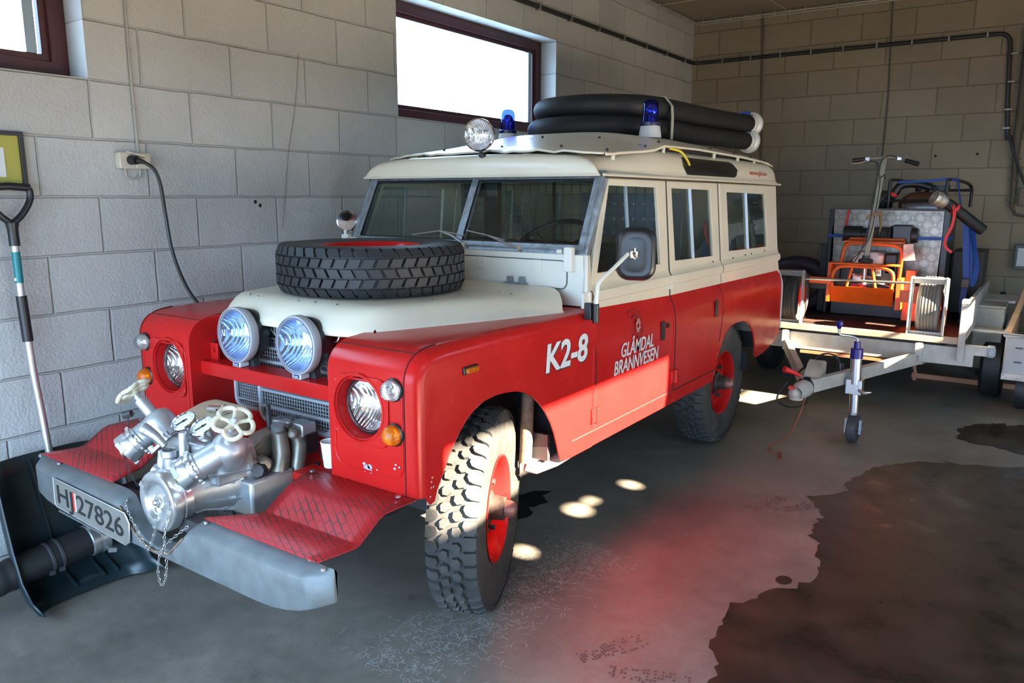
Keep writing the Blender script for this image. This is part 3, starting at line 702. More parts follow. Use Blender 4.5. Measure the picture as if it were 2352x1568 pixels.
for (a, m_, c) in (((-.32, 1.478), (-.10, 1.512), (.05, 1.475)), ((.05, 1.483), (.19, 1.488), (.40, 1.436))):
    q = MB()
    if c[0] < .1: arm = [(.06, 1.44), (-.03, 1.48), (-.13, 1.503)]; bl = [(-.31, 1.480), (-.13, 1.505), (.045, 1.487)]
    else: arm = [(.405, 1.436), (.33, 1.452), (.20, 1.487)]; bl = [(.045, 1.512), (.20, 1.490), (.30, 1.472)]
    q.tube([V(wpt(*p)) + nrm*(.02 if i else .012) for i, p in enumerate(arm)], [.008, .006, .004], 6)
    q.tube([V(wpt(*p)) + nrm*.012 for p in bl], .0035, 6)
    wpr = P(q, 'wiper', STEEL)
    P(MB().cyl(V(wpt(*arm[0])) - nrm*.004, V(wpt(*arm[0])) + nrm*.022, .014, .011, 14), 'pivot', CHROME, wpr)

# ---- roof
RB = []
def rsec(h, ins):
    # half section of the roof, from the gutter over the side to the middle
    pts = [(.768, 1.786), (.772, 1.796), (.762, 1.802), (.758, 1.83), (.750, 1.862), (.734, 1.895), (.706, 1.922), (.665, 1.940), (.58, 1.954), (.40, 1.966), (.2, 1.973), (0, 1.976)]
    return [((x-ins if x > .5 else x*(1-ins/.77)), 1.786 + (z-1.786)*h) for x, z in pts]
rows = []
for y, h, ins in ((.885, 0.0, .006), (.882, .10, .004), (.884, .34, .004), (.890, .46, .010), (.902, .54, .022), (.925, .60, .035), (.97, .57, .045), (1.05, .62, .045), (1.2, .74, .03), (1.4, .90, .012), (1.6, 1, 0), (2.4, 1, 0), (3.5, 1, 0), (3.62, .985, .004), (3.68, .94, .012), (3.715, .84, .03), (3.722, .6, .03), (3.724, .2, .01), (3.724, 0, .0)):
    hs = rsec(h, ins); rows.append([(x, y, z) for x, z in hs] + [(-x, y, z) for x, z in hs[-2::-1]])
roof = P(MB().grid(rows), 'roof', CREAM, ang=60)
gt = MB()
for s in (1, -1): gt.tube([(s*.774, .90, 1.790), (s*.774, 2.5, 1.788), (s*.772, 3.735, 1.779)], .007, 6)
gt.tube([(-.76, .878, 1.790), (.76, .878, 1.790)], .007, 6)
P(gt, 'gutter', CREAM, roof, split=True)
sh = MB()
for s in (1, -1): sh.tube([(s*.770, .93, 1.779), (s*.770, 3.70, 1.772)], .005, 5)
P(sh, 'roof_seal', SEAMC, roof, split=True)
def rx(z): return lerp([(1.80, .760), (1.83, .758), (1.862, .750), (1.895, .734), (1.922, .706), (1.94, .665)], z)
for s in (1, -1):
    poly = rrect(1.885, 1.812, 2.80, 1.905, .038)
    rows = []
    for i in range(25):
        y = 1.885 + (2.80-1.885)*i/24; e = min(1, max(0, (y-1.885)/.05), max(0, (2.80-y)/.09)); e = sqrt(1-(1-e)**2)
        zm = 1.862; hh = .050*max(.05, e); rows.append([(s*(rx(zm+hh*k/6)+.004), y, zm+hh*k/6) for k in range(-6, 7)])
    P(MB().grid(rows), 'roof_side_window', mat('dark_roof_glass', (.012, .012, .012), .12), roof)
# tropical skin
def edgez(y): return lerp([(.98, 1.902), (1.14, 1.908), (1.45, 1.930), (1.60, 1.945), (1.72, 1.972), (2.2, 1.977), (3.0, 1.964), (3.60, 1.944), (3.72, 1.925)], y)
def skin_z(x, y):
    c = lerp([(.98, .018), (1.14, .045), (1.5, .085), (1.8, .088), (2.2, .09), (3.5, .085), (3.72, .06)], y); return edgez(y) + c*(1-(abs(x)/.70)**3.2)
ys = [.985, 1.02, 1.08, 1.16, 1.26, 1.36, 1.46, 1.54, 1.60, 1.66, 1.72, 1.80, 1.95, 2.2, 2.6, 3.0, 3.3, 3.5, 3.62, 3.70, 3.73]
xs = [-.70 + 1.40*i/28 for i in range(29)]
def fy(x, y): return y + (.05*max(0, abs(x)-.55)/.15 if y < 1.1 else 0)
rng = random.Random(4); wv = [rng.gauss(0, .004) for _ in xs]
rows = [[(x, fy(x, y), skin_z(x, y) + (wv[i]*max(0, 1-(y-.985)/.2))) for i, x in enumerate(xs)] for y in ys]
sk = MB().grid(rows)
fr = rows[0]; sk.grid([fr, [(p[0], p[1]-.003, p[2]-.010) for p in fr]])
for k in (0, -1):
    ed = [r[k] for r in rows]; sg = -1 if k == 0 else 1
    sk.grid([ed, [(p[0]+sg*.008, p[1], p[2]-.004) for p in ed], [(p[0]+sg*.010, p[1], p[2]-.016) for p in ed]])
skin = P(sk, 'roof_skin', CREAM, solid=.004, ang=40)
sp = MB()
for x in (-.45, -.08, .30): sp.prism([(-.06, 0), (.06, 0), (.045, .03), (.02, .045), (-.02, .045), (-.045, .03)], lambda a, c: (x+a, .955, 1.868+c*.7), (0, .5, .02))
P(sp, 'roof_rib', CREAM, skin, split=True)
bt = MB(); bs = MB()
for y in (1.12, 1.55, 1.72, 2.5, 2.95, 3.3, 3.62):
    for s in (1, -1):
        bt.ball((s*.672, y, skin_z(.672, y)+.004), .009, 8); bs.cyl((s*.685, y+.03, edgez(y)-.045), (s*.69, y+.03, edgez(y)-.012), .011, n=8)
for x in (-.35, .05, .42):
    for y in (1.1, 1.5): bt.ball((x, y, skin_z(x, y)+.003), .008, 8)
P(bt, 'roof_bolt', DKSTEEL, skin, split=True); P(bs, 'spacer', CREAM, skin, split=True)
P(MB().box((0, 1.30, 1.895), (1.28, .40, .02)).box((0, 2.6, 1.955), (1.28, 2.1, .02)), 'roof_gap_fill', DKSTEEL, roof, split=True)  # dark sheets filling the gap between roof and skin
yp = MB(); yp.tube(smooth_path([(.700, 1.80, 1.955), (.735, 1.88, 1.94), (.752, 1.93, 1.90), (.764, 1.95, 1.865)]), .007, 8); P(yp, 'yellow_cord', mat('yellow_rope', (.75, .55, .03), .6), roof)
# ---- roof lamps
for s in (1, -1):
    bx, by = s*.51, 1.95; bz = skin_z(.51, by)
    bc = P(MB().lathe((bx, by, bz-.004), (0, 0, 1), [(.0001, 0), (.066, 0), (.066, .012), (.058, .06), (.057, .07), (.0001, .072)], 32), 'beacon', mat('beacon_base_grey', (.55, .56, .56), .4))
    P(MB().lathe((bx, by, bz), (0, 0, 1), [(.058, .062), (.060, .070), (.060, .082), (.052, .086)], 32), 'collar', mat('dark_blue_collar', (.01, .012, .06), .3), bc)
    P(MB().lathe((bx, by, bz), (0, 0, 1), [(.052, .078), (.049, .11), (.0455, .185), (.041, .202), (.030, .212), (.012, .217), (.0001, .218)], 32), 'dome', BLUEG, bc)
    rf = MB(); rf.lathe((bx+.006*s, by+.008, bz+.15), (-.55, .8, .1), [(.036, .016), (.030, -.004), (.018, -.014), (.0001, -.018)], 20); rf.cyl((bx, by, bz+.07), (bx, by, bz+.13), .016, .010, 12)
    P(rf, 'reflector', CHROME, bc)
lb = V((.045, .905, 1.998)); ld = V((.30, -.94, -.03)).normalized()
sl = P(MB().lathe(lb, ld, [(.0001, -.10), (.03, -.098), (.06, -.075), (.077, -.03), (.083, -.004), (.083, .008), (.076, .012)], 36), 'search_lamp', CHROME)
P(MB().lathe(lb, ld, [(.077, .006), (.06, .016), (.03, .022), (.0001, .024)], 36), 'lens', LENS, sl)
P(MB().lathe(lb, ld, [(.077, .004), (.06, -.03), (.03, -.055), (.022, -.058), (.020, -.02), (.0001, -.016)], 36), 'reflector', REFL, sl)
br = MB(); br.tube([lb - V((0, 0, .08)) - ld*.03, lb - V((-.02, .03, .10)) - ld*.03, (lb.x+.045, .92, 1.868)], [.010, .014, .02], 8); br.box((lb.x+.04, .92, 1.868), (.07, .04, .012))
P(br, 'bracket', DKSTEEL, sl)
# ================================================================ fire vehicle : front, wheels, pump, inside
# grille panel between the wings
gp = MB(); gp.box((0, -.262, .93), (.86, .02, .56)); gp.grid([[(x, -.272, .665) for x in (-.43, .43)], [(x, -.30, .650) for x in (-.43, .43)], [(x, -.47, .615) for x in (-.43, .43)], [(x, -.50, .60) for x in (-.43, .43)]])
gpo = P(gp, 'radiator_panel', RED)
P(MB().box((.345, -.50, .655), (.17, .10, .03)).box((-.345, -.50, .655), (.17, .10, .03)), 'tray_edge', RED, gpo, split=True)
sc = MB()
for x in (-.25, .0, .2): sc.cyl((x, -.38, .632), (x, -.38, .642), .012, n=10)
P(sc, 'screw', DKSTEEL, gpo, split=True)
def grille_unit(name, loops, ym, bars, ztop):
    pass
gr = MB()
# upper and lower centre grille with its rounded frame, two side grilles
gr.tube([(x, -.305, z) for x, z in rrect(-.232, .735, .222, 1.165, .05)], .013, 8, closed=True)
grille = P(gr, 'grille', SILVER)
for s in (1, -1): P(MB().tube([(s*x, -.288, z) for x, z in rrect(.235, .765, .425, 1.03, .045)], .012, 8, closed=True), 'side_frame', SILVER, grille)
bars = MB()
for z in (.80, .87, .935, 1.0, 1.06, 1.115): bars.box((-.005, -.306, z), (.44, .018, .012))
for s in (1, -1): bars.box((s*.33, -.290, .80), (.18, .01, .008))
P(bars, 'crossbar', SILVER, grille, bevel=.002, split=True)
me = MB()
def mesh_field(x0, x1, z0, z1, y, st):
    n = int((x1-x0)/st)
    for i in range(n+1): me.box((x0+(x1-x0)*i/n, y, (z0+z1)/2), (.0028, .003, z1-z0))
    k = int((z1-z0)/st)
    for i in range(k+1): me.box(((x0+x1)/2, y+.002, z0+(z1-z0)*i/k), (x1-x0, .003, .0028))
mesh_field(-.228, .218, .735, 1.16, -.297, .0155)
for s in (1, -1): mesh_field(min(s*.24, s*.42), max(s*.24, s*.42), .765, 1.025, -.282, .0135)
P(me, 'wire_mesh', SILVER, grille)
P(MB().box((-.005, -.2735, .95), (.44, .003, .42)).box((-.33, -.2735, .895), (.18, .003, .26)).box((.33, -.2735, .895), (.18, .003, .26)), 'radiator_core', DKSTEEL, grille, split=True)
bd = P(MB().sheet(rrect(-.215, 1.105, .205, 1.175, .018), [], lambda x, z: (x, -.322, z), (0, -.006, 0)), 'name_badge', BLACK, grille, bevel=.002)
P(MB().tube([(x, -.329, z) for x, z in rrect(-.213, 1.107, .203, 1.173, .017)], .002, 5, closed=True), 'badge_edge', SILVER, grille)
text('badge_lettering', "'LAND  ROVER'", .034, (-.190, -.329, 1.122), (1, 0, 0), (0, 0, 1), SILVER, grille, width=.37, shear=-.12, bold=.01)
sw = MB()
for x in (-.27, .26): sw.tube(smooth_path([(x-.09, -.315, 1.155), (x-.03, -.325, 1.135), (x+.02, -.325, 1.135), (x+.03, -.315, 1.165), (x+.03, -.30, 1.19)]), .004, 6)
P(sw, 'wire_clip', STEEL, grille, split=True)
# lamp bar and spot lamps
lb_ = MB(); lb_.box((0, -.452, .966), (.858, .006, .056)); lb_.box((0, -.405, .993), (.858, .095, .006))
for s in (1, -1): lb_.box((s*.40, -.40, 1.03), (.05, .012, .075)); lb_.cyl((s*.40, -.408, 1.035), (s*.40, -.414, 1.035), .009, n=8)
lbo = P(lb_, 'lamp_bar', RED, bevel=.002)
for s in (1, -1):
    c = V((s*.186 , -.405, 1.128)); d = V((0, -1, .03)).normalized()
    L_ = P(MB().lathe(c, d, [(.0001, -.115), (.03, -.112), (.075, -.085), (.100, -.045), (.108, -.01), (.108, .008)], 44), 'spot_lamp', BLACK)
    P(MB().lathe(c, d, [(.106, .004), (.112, .008), (.1150, .014), (.1150, .040), (.1125, .046), (.1075, .048), (.1065, .044), (.1045, .044), (.1035, .048), (.1015, .047), (.0995, .042)], 56), 'rim', mat('lamp_rim_grey', (.42, .43, .44), .4), L_)
    rg = MB()
    for r_ in (.1072, .1030): rg.lathe(c, d, [(r_-.0012, .0475), (r_+.0008, .0475)], 48)
    P(rg, 'rim_line', BLUEP, L_, split=True)
    P(MB().lathe(c, d, [(.100, .041), (.085, .050), (.05, .057), (.0001, .060)], 48), 'lens', LENSB, L_)
    P(MB().lathe(c, d, [(.100, .040), (.084, -.005), (.055, -.045), (.035, -.062), (.03, -.064), (.026, -.02), (.0001, -.012)], 48), 'reflector', REFLB, L_)
    bx = MB(); bx.box((c.x, c.y-.022, c.z-.121), (.050, .045, .020)); bd = P(bx, 'lamp_badge', mat('badge_grey', (.62, .63, .64), .4), L_, bevel=.003)
    P(MB().box((c.x, c.y-.045, c.z-.120), (.034, .002, .013)), 'blue_plate', BLUEP, L_)
    text('badge_word', 'Hella', .007, (c.x-.013, c.y-.0465, c.z-.1235), (1, 0, 0), (0, 0, 1), WHITE, L_, width=.026, bold=.01, depth=.0005)
    P(MB().prism([(-.035, .0), (.035, .0), (.018, .05), (-.018, .05)], lambda a, z: (c.x+.02+a, -.40, .996+z), (0, .03, 0)), 'foot', DKSTEEL, L_)
P(MB().tube([(-.40, -.41, 1.075), (-.36, -.43, 1.085)], .004, 6), 'wire_end', BLACK, lbo)

# ---- bumper
def bsec(x):
    a = abs(x); yf = -.992 + (.0 if a < .77 else .060*((a-.77)/.13)**2.0); zt = lerp([(-.20, .600), (-.15, .585), (-.10, .53), (-.04, .487), (.05, .472), (.14, .487), (.20, .54), (.26, .592), (.31, .602)], x)
    zb = .452 + (.0 if a < .62 else .062*((a-.62)/.28)**1.7)
    return yf, zt, zb
xs = [-.90, -.89, -.877, -.868, -.857, -.845, -.83, -.815, -.80, -.74, -.66, -.55, -.4, -.3, -.22, -.19, -.16, -.13, -.10, -.07, -.03, .0, .05, .1, .14, .17, .20, .23, .26, .29, .33, .45, .6, .68, .75, .80, .815, .83, .845, .857, .868, .877, .89, .90]
rings = []
for x in xs:
    yf, zt, zb = bsec(x); dip = zt < .58
    yb = -.928; ztb = zt + (.018 if not dip else .008)
    rings.append([(x, yf+.004, zb), (x, yf, zb+.008), (x, yf-.001, zt-.012), (x, yf+.012, zt+.003), (x, yb, ztb), (x, yb, ztb-.006), (x, yf+.016, zt-.012), (x, yf+.012, zb+.004)])
bump_ = P(MB().loft(rings), 'bumper', GALVB, bevel=.004, ang=50)
P(MB().tube([(x, bsec(x)[0]-.001, bsec(x)[1]-.006) for x in (-.16, -.13, -.10, -.07, -.03, .0, .05, .1, .14, .17, .20, .23)], .004, 6), 'rust_edge', RUST, bump_)
tl = MB()
for x in (-.86, -.70, .30, .87): tl.cyl((x, -.945, .615), (x, -.945, .624), .008, n=8)
P(tl, 'bolt', STEEL, bump_, split=True)
P(MB().tube([(-.64, -.99, .445), (-.30, -.996, .44)], .004, 5), 'edge_fold', GALVB, bump_)
# number plate
pl = [(-.635, .583), (-.64, .475), (-.60, .462), (-.125, .437), (-.095, .455), (-.088, .55), (-.115, .575)]
pl = [(-.635, .590), (-.640, .482), (-.625, .470), (-.125, .444), (-.097, .462), (-.086, .536), (-.112, .570)]
np_ = P(MB().sheet(pl, [], lambda x, z: (x, -.999, z), (0, -.003, 0)), 'number_plate', mat('plate_aluminium', (.20, .19, .17), .45, metal=.2, var=.12, vscale=15), bevel=.001)
P(MB().tube([(x, -1.002, z) for x, z in pl], .0025, 5, closed=True), 'plate_edge', ALUP, np_)
tx = V((1, 0, -.048)).normalized()
text('plate_lettering', 'HJ', .073, (-.610, -1.0025, .494), tx, (0, 0, 1), INK, np_, width=.118, bold=.004)
text('plate_lettering', '27826', .073, (-.462, -1.0025, .487), tx, (0, 0, 1), INK, np_, width=.330, bold=.004)
P(MB().box((-.482, -1.0025, .525), (.014, .002, .075)), 'plate_stripe', REDR, np_); P(MB().box((-.471, -1.0025, .524), (.008, .002, .075)), 'plate_stripe', WHITE, np_)
# ---- tread step plates
def treadmat():
    m = mat('red_tread_plate', (.42, .014, .018), .42); nt = m.node_tree; b = nt.nodes['Principled BSDF']; N = nt.nodes.new; L = nt.links.new
    g = N('ShaderNodeNewGeometry'); mp = N('ShaderNodeMapping'); mp.inputs['Rotation'].default_value = (0, 0, radians(28)); L(g.outputs['Position'], mp.inputs[0])
    br = N('ShaderNodeTexBrick'); br.inputs['Scale'].default_value = 1; br.inputs['Brick Width'].default_value = .052; br.inputs['Row Height'].default_value = .021; br.inputs['Mortar Size'].default_value = .0022; br.inputs['Mortar Smooth'].default_value = .3; L(mp.outputs[0], br.inputs['Vector'])
    n = N('ShaderNodeTexNoise'); n.inputs['Scale'].default_value = 9; n.inputs['Detail'].default_value = 6; L(g.outputs['Position'], n.inputs['Vector'])
    mr = N('ShaderNodeMapRange'); mr.inputs[1].default_value = .42; mr.inputs[2].default_value = .62; L(n.outputs['Fac'], mr.inputs[0])
    k = N('ShaderNodeMath'); k.operation = 'MULTIPLY'; L(mr.outputs[0], k.inputs[0]); L(br.outputs['Fac'], k.inputs[1])
    mx = N('ShaderNodeMix'); mx.data_type = 'RGBA'; mx.inputs[6].default_value = (.42, .014, .018, 1); mx.inputs[7].default_value = (.06, .028, .022, 1); L(k.outputs[0], mx.inputs[0]); L(mx.outputs[2], b.inputs['Base Color'])
    bp = N('ShaderNodeBump'); bp.inputs['Strength'].default_value = .9; bp.inputs['Distance'].default_value = .004; L(br.outputs['Fac'], bp.inputs['Height']); L(bp.outputs[0], b.inputs['Normal'])
    return m
TREAD = treadmat()
for s in (1, -1):
    pr_ = [(-.945, .634, .287), (-.80, .620, .375), (-.775, .622, .385), (-.685, .678, .388), (-.66, .686, .385), (-.60, .685, .355), (-.508, .682, .322)]
    rows = [[(s*(xi + (.845-xi)*i/10), y + .0*i, z) for i in range(11)] for y, z, xi in pr_]
    st = P(MB().grid(rows), 'step_plate', TREAD, solid=.005, ang=20)
    bl = MB()
    for x, y, z in ((.80, -.93, .622), (.345, -.90, .620), (.40, -.89, .620), (.36, -.54, .688), (.79, -.54, .688)): bl.cyl((s*x, y, z), (s*x, y, z+.006), .010, n=8)
    P(bl, 'bolt', STEEL, st, split=True)
# bracket under the step
for s in (1, -1): P(MB().beam((s*.34, -.92, .53), (s*.42, .0, .55), .06, .09), 'chassis_rail', DKSTEEL)
P(MB().box((0, -.9, .56), (.80, .05, .05)), 'bumper_bracket', DKSTEEL)

# ---- wheels
def tyre_mesh(kind):
    t = MB(); R, hw = .405, .098
    t.lathe((0, 0, 0), (1, 0, 0), [(.214, -.080), (.228, -.090), (.27, -.099), (.32, -.104), (.36, -.103), (.388, -.098), (R-.004, -.088), (R, -.075), (R, 0), (R, .075), (R-.004, .088), (.388, .098), (.36, .103), (.32, .104), (.27, .099), (.228, .090), (.214, .080)], 72)
    rnd = random.Random(3)
    def block(th, poly, h, bulge=0):
        # poly in (x across, arc length) ; raised block hugging the carcass
        a = []; 
        for r_, k in ((R-.006, 1.0), (R+h, .90)):
            cx = sum(p[0] for p in poly)/len(poly); cy = sum(p[1] for p in poly)/len(poly)
            for x, y in poly:
                x = cx + (x-cx)*k; y = cy + (y-cy)*k; rr = r_ - (max(0, abs(x)-.070)**2)*18*(1 if r_ > R else .6)
                t_ = th + y/R; a.append((x, rr*cos(t_), rr*sin(t_)))
        n = len(poly)
        t.add(a, [tuple(range(n, 2*n))] + [(i, (i+1) % n, n+(i+1) % n, n+i) for i in range(n)])
    if kind == 'mud':
        N_ = 44; p = 2*pi*R/N_
        for i in range(N_):
            th = 2*pi*i/N_
            for s in (1, -1):
                o = .5*p if s > 0 else 0
                block(th + o/R, [(s*.050, -.42*p), (s*.074, -.45*p), (s*.100, -.40*p), (s*.101, .40*p), (s*.074, .36*p), (s*.055, .22*p), (s*.044, -.1*p)], .016)
                block(th + (o+.36*p)/R, [(s*.008, -.30*p), (s*.030, -.36*p), (s*.043, -.12*p), (s*.040, .28*p), (s*.020, .34*p), (s*.006, .10*p)], .016)
    else:
        N_ = 46; p = 2*pi*R/N_
        for i in range(N_):
            th = 2*pi*i/N_
            for k, x in enumerate((-.082, -.041, 0, .041, .082)):
                sl = (.30 if k % 2 else -.30)*p; w = .0185; o = (.5*p if k % 2 else 0)
                block(th + o/R, [(x-w, -.44*p-sl/2), (x+w, -.44*p+sl/2), (x+w, .42*p+sl/2), (x-w, .42*p-sl/2)], .013)
    return t
def place(mb, loc, ang=0, flip=False, lay=False):
    Rz = Matrix.Rotation(ang, 3, 'Z')
    if lay: Rz = Matrix.Rotation(-pi/2, 3, 'Y')
    for i, p in enumerate(mb.v):
        q = V((-p.x, p.y, p.z)) if flip else p.copy()
        mb.v[i] = V(loc) + Rz @ q
    return mb
RIM = [(.214, .074), (.219, .086), (.222, .092), (.217, .094), (.208, .085), (.203, .06), (.198, .02), (.180, .008), (.165, .004), (.150, .018), (.135, .034), (.110, .040), (.075, .036), (.074, .0)]
def wheel(name, x, y, z, s, ang=0, lay=False, kind='mud', hub=True):
    w = P(place(tyre_mesh(kind), (x, y, z), ang, s < 0, lay), name, RUBD if lay else RUB, ang=32)
    P(place(MB().lathe((0, 0, 0), (1, 0, 0), RIM + [(.0001, 0.0)], 48), (x, y, z), ang, s < 0, lay), 'rim', RED, w)
    if hub:
        h = MB(); h.lathe((0, 0, 0), (1, 0, 0), [(.072, .03), (.070, .055), (.050, .062), (.048, .115), (.034, .120), (.0001, .120)], 24)
        P(place(h, (x, y, z), ang, s < 0), 'hub', mat('greasy_hub', (.07, .055, .045), .6, metal=.3, var=.5, vscale=40), w)
        h = MB(); h.lathe((0, 0, 0), (1, 0, 0), [(.034, .11), (.036, .138), (.030, .156), (.018, .164), (.0001, .166)], 20)
        P(place(h, (x, y, z), ang, s < 0), 'hub_cap', mat('worn_hub_cap', (.30, .14, .12), .5, metal=.3, var=.5, vscale=30), w)
        n_ = MB()
        for i in range(5):
            a = 2*pi*i/5; n_.cyl((.036, .105*cos(a), .105*sin(a)), (.066, .105*cos(a), .105*sin(a)), .013, n=6)
        P(place(n_, (x, y, z), ang, s < 0), 'wheel_nut', DKSTEEL, w, split=True)
    return w
STEER = radians(23)
wheel('front_wheel', .67, .06, .421, 1, STEER); wheel('front_wheel', -.67, .06, .421, -1, STEER)
wheel('rear_wheel', .655, 2.765, .421, 1); wheel('rear_wheel', -.655, 2.765, .421, -1)
sw_ = wheel('spare_wheel', 0, .16, 1.383, 1, lay=True, kind='road', hub=False)
# ---- underside
un = MB()
un.box((0, .06, .40), (1.1, .09, .09)); un.box((0, 2.765, .40), (1.1, .10, .10)); un.ball((.12, .06, .40), .15, 14); un.ball((.12, 2.765, .40), .16, 14)
P(un, 'axle', DKSTEEL, split=True)
P(MB().box((-.42, 1.9, .56), (.08, 3.6, .15)).box((.42, 1.9, .56), (.08, 3.6, .15)).box((0, 3.66, .58), (1.5, .05, .12)), 'chassis_frame', DKSTEEL, split=True)
P(MB().box((0, 1.6, .66), (1.58, 1.75, .03)).box((0, 3.05, .80), (.95, 1.25, .03)), 'floor_pan', BLACK, split=True)
for s in (1, -1):
    ia = MB(); ia.box((s*.47, .1, .88), (.015, 1.1, .54)); ia.box((s*.64, .62, .86), (.36, .015, .60)); ia.box((s*.64, .42, .60), (.30, .02, .12))
    P(ia, 'inner_wing', DKSTEEL, split=True)
    P(MB().box((s*.53, 2.78, .90), (.02, .95, .5)).box((s*.67, 2.78, .93), (.30, .9, .015)), 'inner_arch', BLACK, split=True)
    ex = MB(); ex.tube([(s*.70, .40, .96), (s*.70, .385, .75), (s*.70, .37, .53)], .028, 12); P(ex, 'brake_pipe_guard', RUST)
    P(MB().tube([(s*.70, .37, .515), (s*.735, .40, .500), (s*.775, .50, .515), (s*.79, .58, .53)], .028, 10), 'outrigger_tube', mat('pink_tube', (.50, .30, .27), .6, var=.3))
    sh_ = MB(); sh_.tube([(s*.66, .41, .99), (s*.665, .41, .54)], .026, 10); P(sh_, 'damper', BLACK)
    P(MB().box((s*.72, 3.10, .52), (.16, .012, .14)), 'mud_flap', BLACK)
# ---- mirrors
for s in (1, -1):
    if s > 0:
        a = MB(); a.tube(smooth_path([(.895, .630, 1.195), (.898, .635, 1.27), (.902, .645, 1.32), (.925, .73, 1.375), (.945, .83, 1.435)], 4), .009, 8); mi = P(a, 'door_mirror', WHITEC)
        P(MB().box((.862, .628, 1.19), (.035, .03, .075)).cyl((.895, .63, 1.14), (.895, .63, 1.225), .015, n=12), 'mirror_clamp', BLACK, mi, bevel=.003)
        c = V((.955, .885, 1.43)); n = V((.30, -.95, -.02)).normalized(); xv = V((0, 0, 1)).cross(n).normalized(); yv = n.cross(xv); zz = []
        for k, (ins, dp) in enumerate(((.012, -.03), (.0, -.028), (.0, -.012), (.006, -.002), (.016, .003), (.022, -.001), (.045, .004), (.07, .007))):
            zz.append([c + xv*x + yv*y + n*dp for x, y in rrect(-.092+ins, -.122+ins, .092-ins, .122-ins, .062-ins*.6, 7)])
        P(MB().loft(zz), 'mirror_head', BLACK, mi, ang=50)
        P(MB().loft([[c + xv*x + yv*y - n*.031 for x, y in rrect(-.082, -.112, .082, .112, .055)], [c + xv*x + yv*y - n*.0325 for x, y in rrect(-.08, -.11, .08, .11, .055)]]), 'mirror_glass', CHROME, mi)
        P(MB().box(c + n*.014, (.035, .02, .03)).cyl(c + n*.012 - yv*.02, c + n*.012 + yv*.03, .006, n=8), 'ball_joint', CHROME, mi)
    else:
        a = MB(); a.box((-.80, .76, 1.455), (.05, .03, .04)); a.cyl((-.79, .745, 1.44), (-.79, .745, 1.50), .010, n=10); mi = P(a, 'door_mirror', WHITEC, bevel=.003)
        P(MB().lathe((-.83, .80, 1.545), (.8, -.55, 0), [(.0001, -.02), (.05, -.016), (.066, .0), (.063, .01)], 28), 'mirror_head', CHROME, mi)
# ---- lettering and crest
SH = mat('lettering_shadow', (.03, .015, .015), .5)
for w_, dz, m_, x_ in ((0, -.006, SH, .8455), (0, 0, WHITE, .8465)):
    text('number_lettering', 'K2-8', .115, (x_, .300 - dz, .970 + dz), (0, 1, 0), (0, 0, 1), m_, TRUCK, width=.345, shear=.10, bold=.025)
text('name_lettering', 'GLÅMDAL', .068, (.8465, .985, .915), (0, 1, 0), (0, 0, 1), GREYL, TRUCK, width=.375, shear=.14, bold=.012)
text('name_lettering', 'BRANNVESEN', .068, (.8465, .918, .837), (0, 1, 0), (0, 0, 1), GREYL, TRUCK, width=.50, shear=.14, bold=.012)
cr = MB(); shd = [(1.11, 1.118), (1.135, 1.128), (1.175, 1.124), (1.215, 1.128), (1.24, 1.118), (1.236, 1.085), (1.245, 1.05), (1.235, 1.01), (1.21, .985), (1.178, .975), (1.145, .985), (1.12, 1.01), (1.11, 1.05), (1.118, 1.085)]
CRM = mat('crest_dark', (.14, .012, .015), .5); CRL = mat('crest_light', (.42, .20, .19), .5)
crest = P(MB().tube([(sx(z)+.0015, y, z) for y, z in shd], .0018, 5, closed=True), 'crest', CRM)
P(MB().sheet([(1.172+.030*(1 if k % 2 else .72)*cos(pi*k/8), 1.05+.042*(1 if k % 2 else .72)*sin(pi*k/8)) for k in range(16)], [circ(1.172, 1.05, .012, 10)], lambda y, z: (.8455, y, z)), 'emblem', CRL, crest)
ar = MB()
for k in range(9):
    a = pi*(1.08+.84*k/8); b_ = pi*(.25+.5*k/8)
    ar.add([V((.8455, 1.172+r_*cos(a+dd), 1.05+r_*1.15*sin(a+dd))) for r_, dd in ((.040, -.06), (.052, -.06), (.052, .06), (.040, .06))], [(0, 1, 2, 3)])
    ar.add([V((sx(1.095)+.004, 1.172+r_*cos(b_+dd), 1.045+r_*1.2*sin(b_+dd))) for r_, dd in ((.042, -.07), (.054, -.07), (.054, .07), (.042, .07))], [(0, 1, 2, 3)])
ar.sheet(circ(1.175, .99, .008, 8), [], lambda y, z: (.8455, y, z))
P(ar, 'ribbon', CRM, crest, split=True)
text('web_lettering', 'www.gbi.no', .030, (rx(1.84)+.0035, 3.04, 1.838), (0, 1, 0), V((-.23, 0, 1)), mat('faded_red_ink', (.55, .13, .08), .5), TRUCK, width=.385, shear=.05, bold=.008)
# ---- inside
ins = MB(); ins.box((0, .87, 1.28), (1.45, .16, .22)); ins.box((0, .86, 1.40), (1.45, .14, .05)); P(ins, 'dashboard', BLACK)
swl = MB(); c = V((.38, 1.10, 1.44)); axs = V((0, -.55, .83)).normalized(); a_, b_, _ = basis(axs)
swl.tube([c + (a_*cos(t*pi/18) + b_*sin(t*pi/18))*.215 for t in range(36)], .013, 8, closed=True)
for t in (0, 1, 2): swl.tube([c - axs*.03, c + (a_*cos(2.09*t+.5) + b_*sin(2.09*t+.5))*.21], .008, 6)
swl.cyl(c - axs*.45, c, .02, n=10); swl.cyl(c - axs*.03, c + axs*.012, .035, n=14)
P(swl, 'steering_wheel', BLACK)
for x in (-.40, 0, .40):
    se = MB(); se.box((x, 1.38, 1.02), (.38, .42, .12)); se.box((x, 1.62, 1.22), (.38, .10, .42)); P(se, 'seat', BLACK, bevel=.03)
gd = MB()
for i in range(25): gd.box((-.72+1.44*i/24, 1.72, 1.52), (.004, .004, .50))
for i in range(9): gd.box((0, 1.722, 1.28+.48*i/8), (1.44, .004, .004))
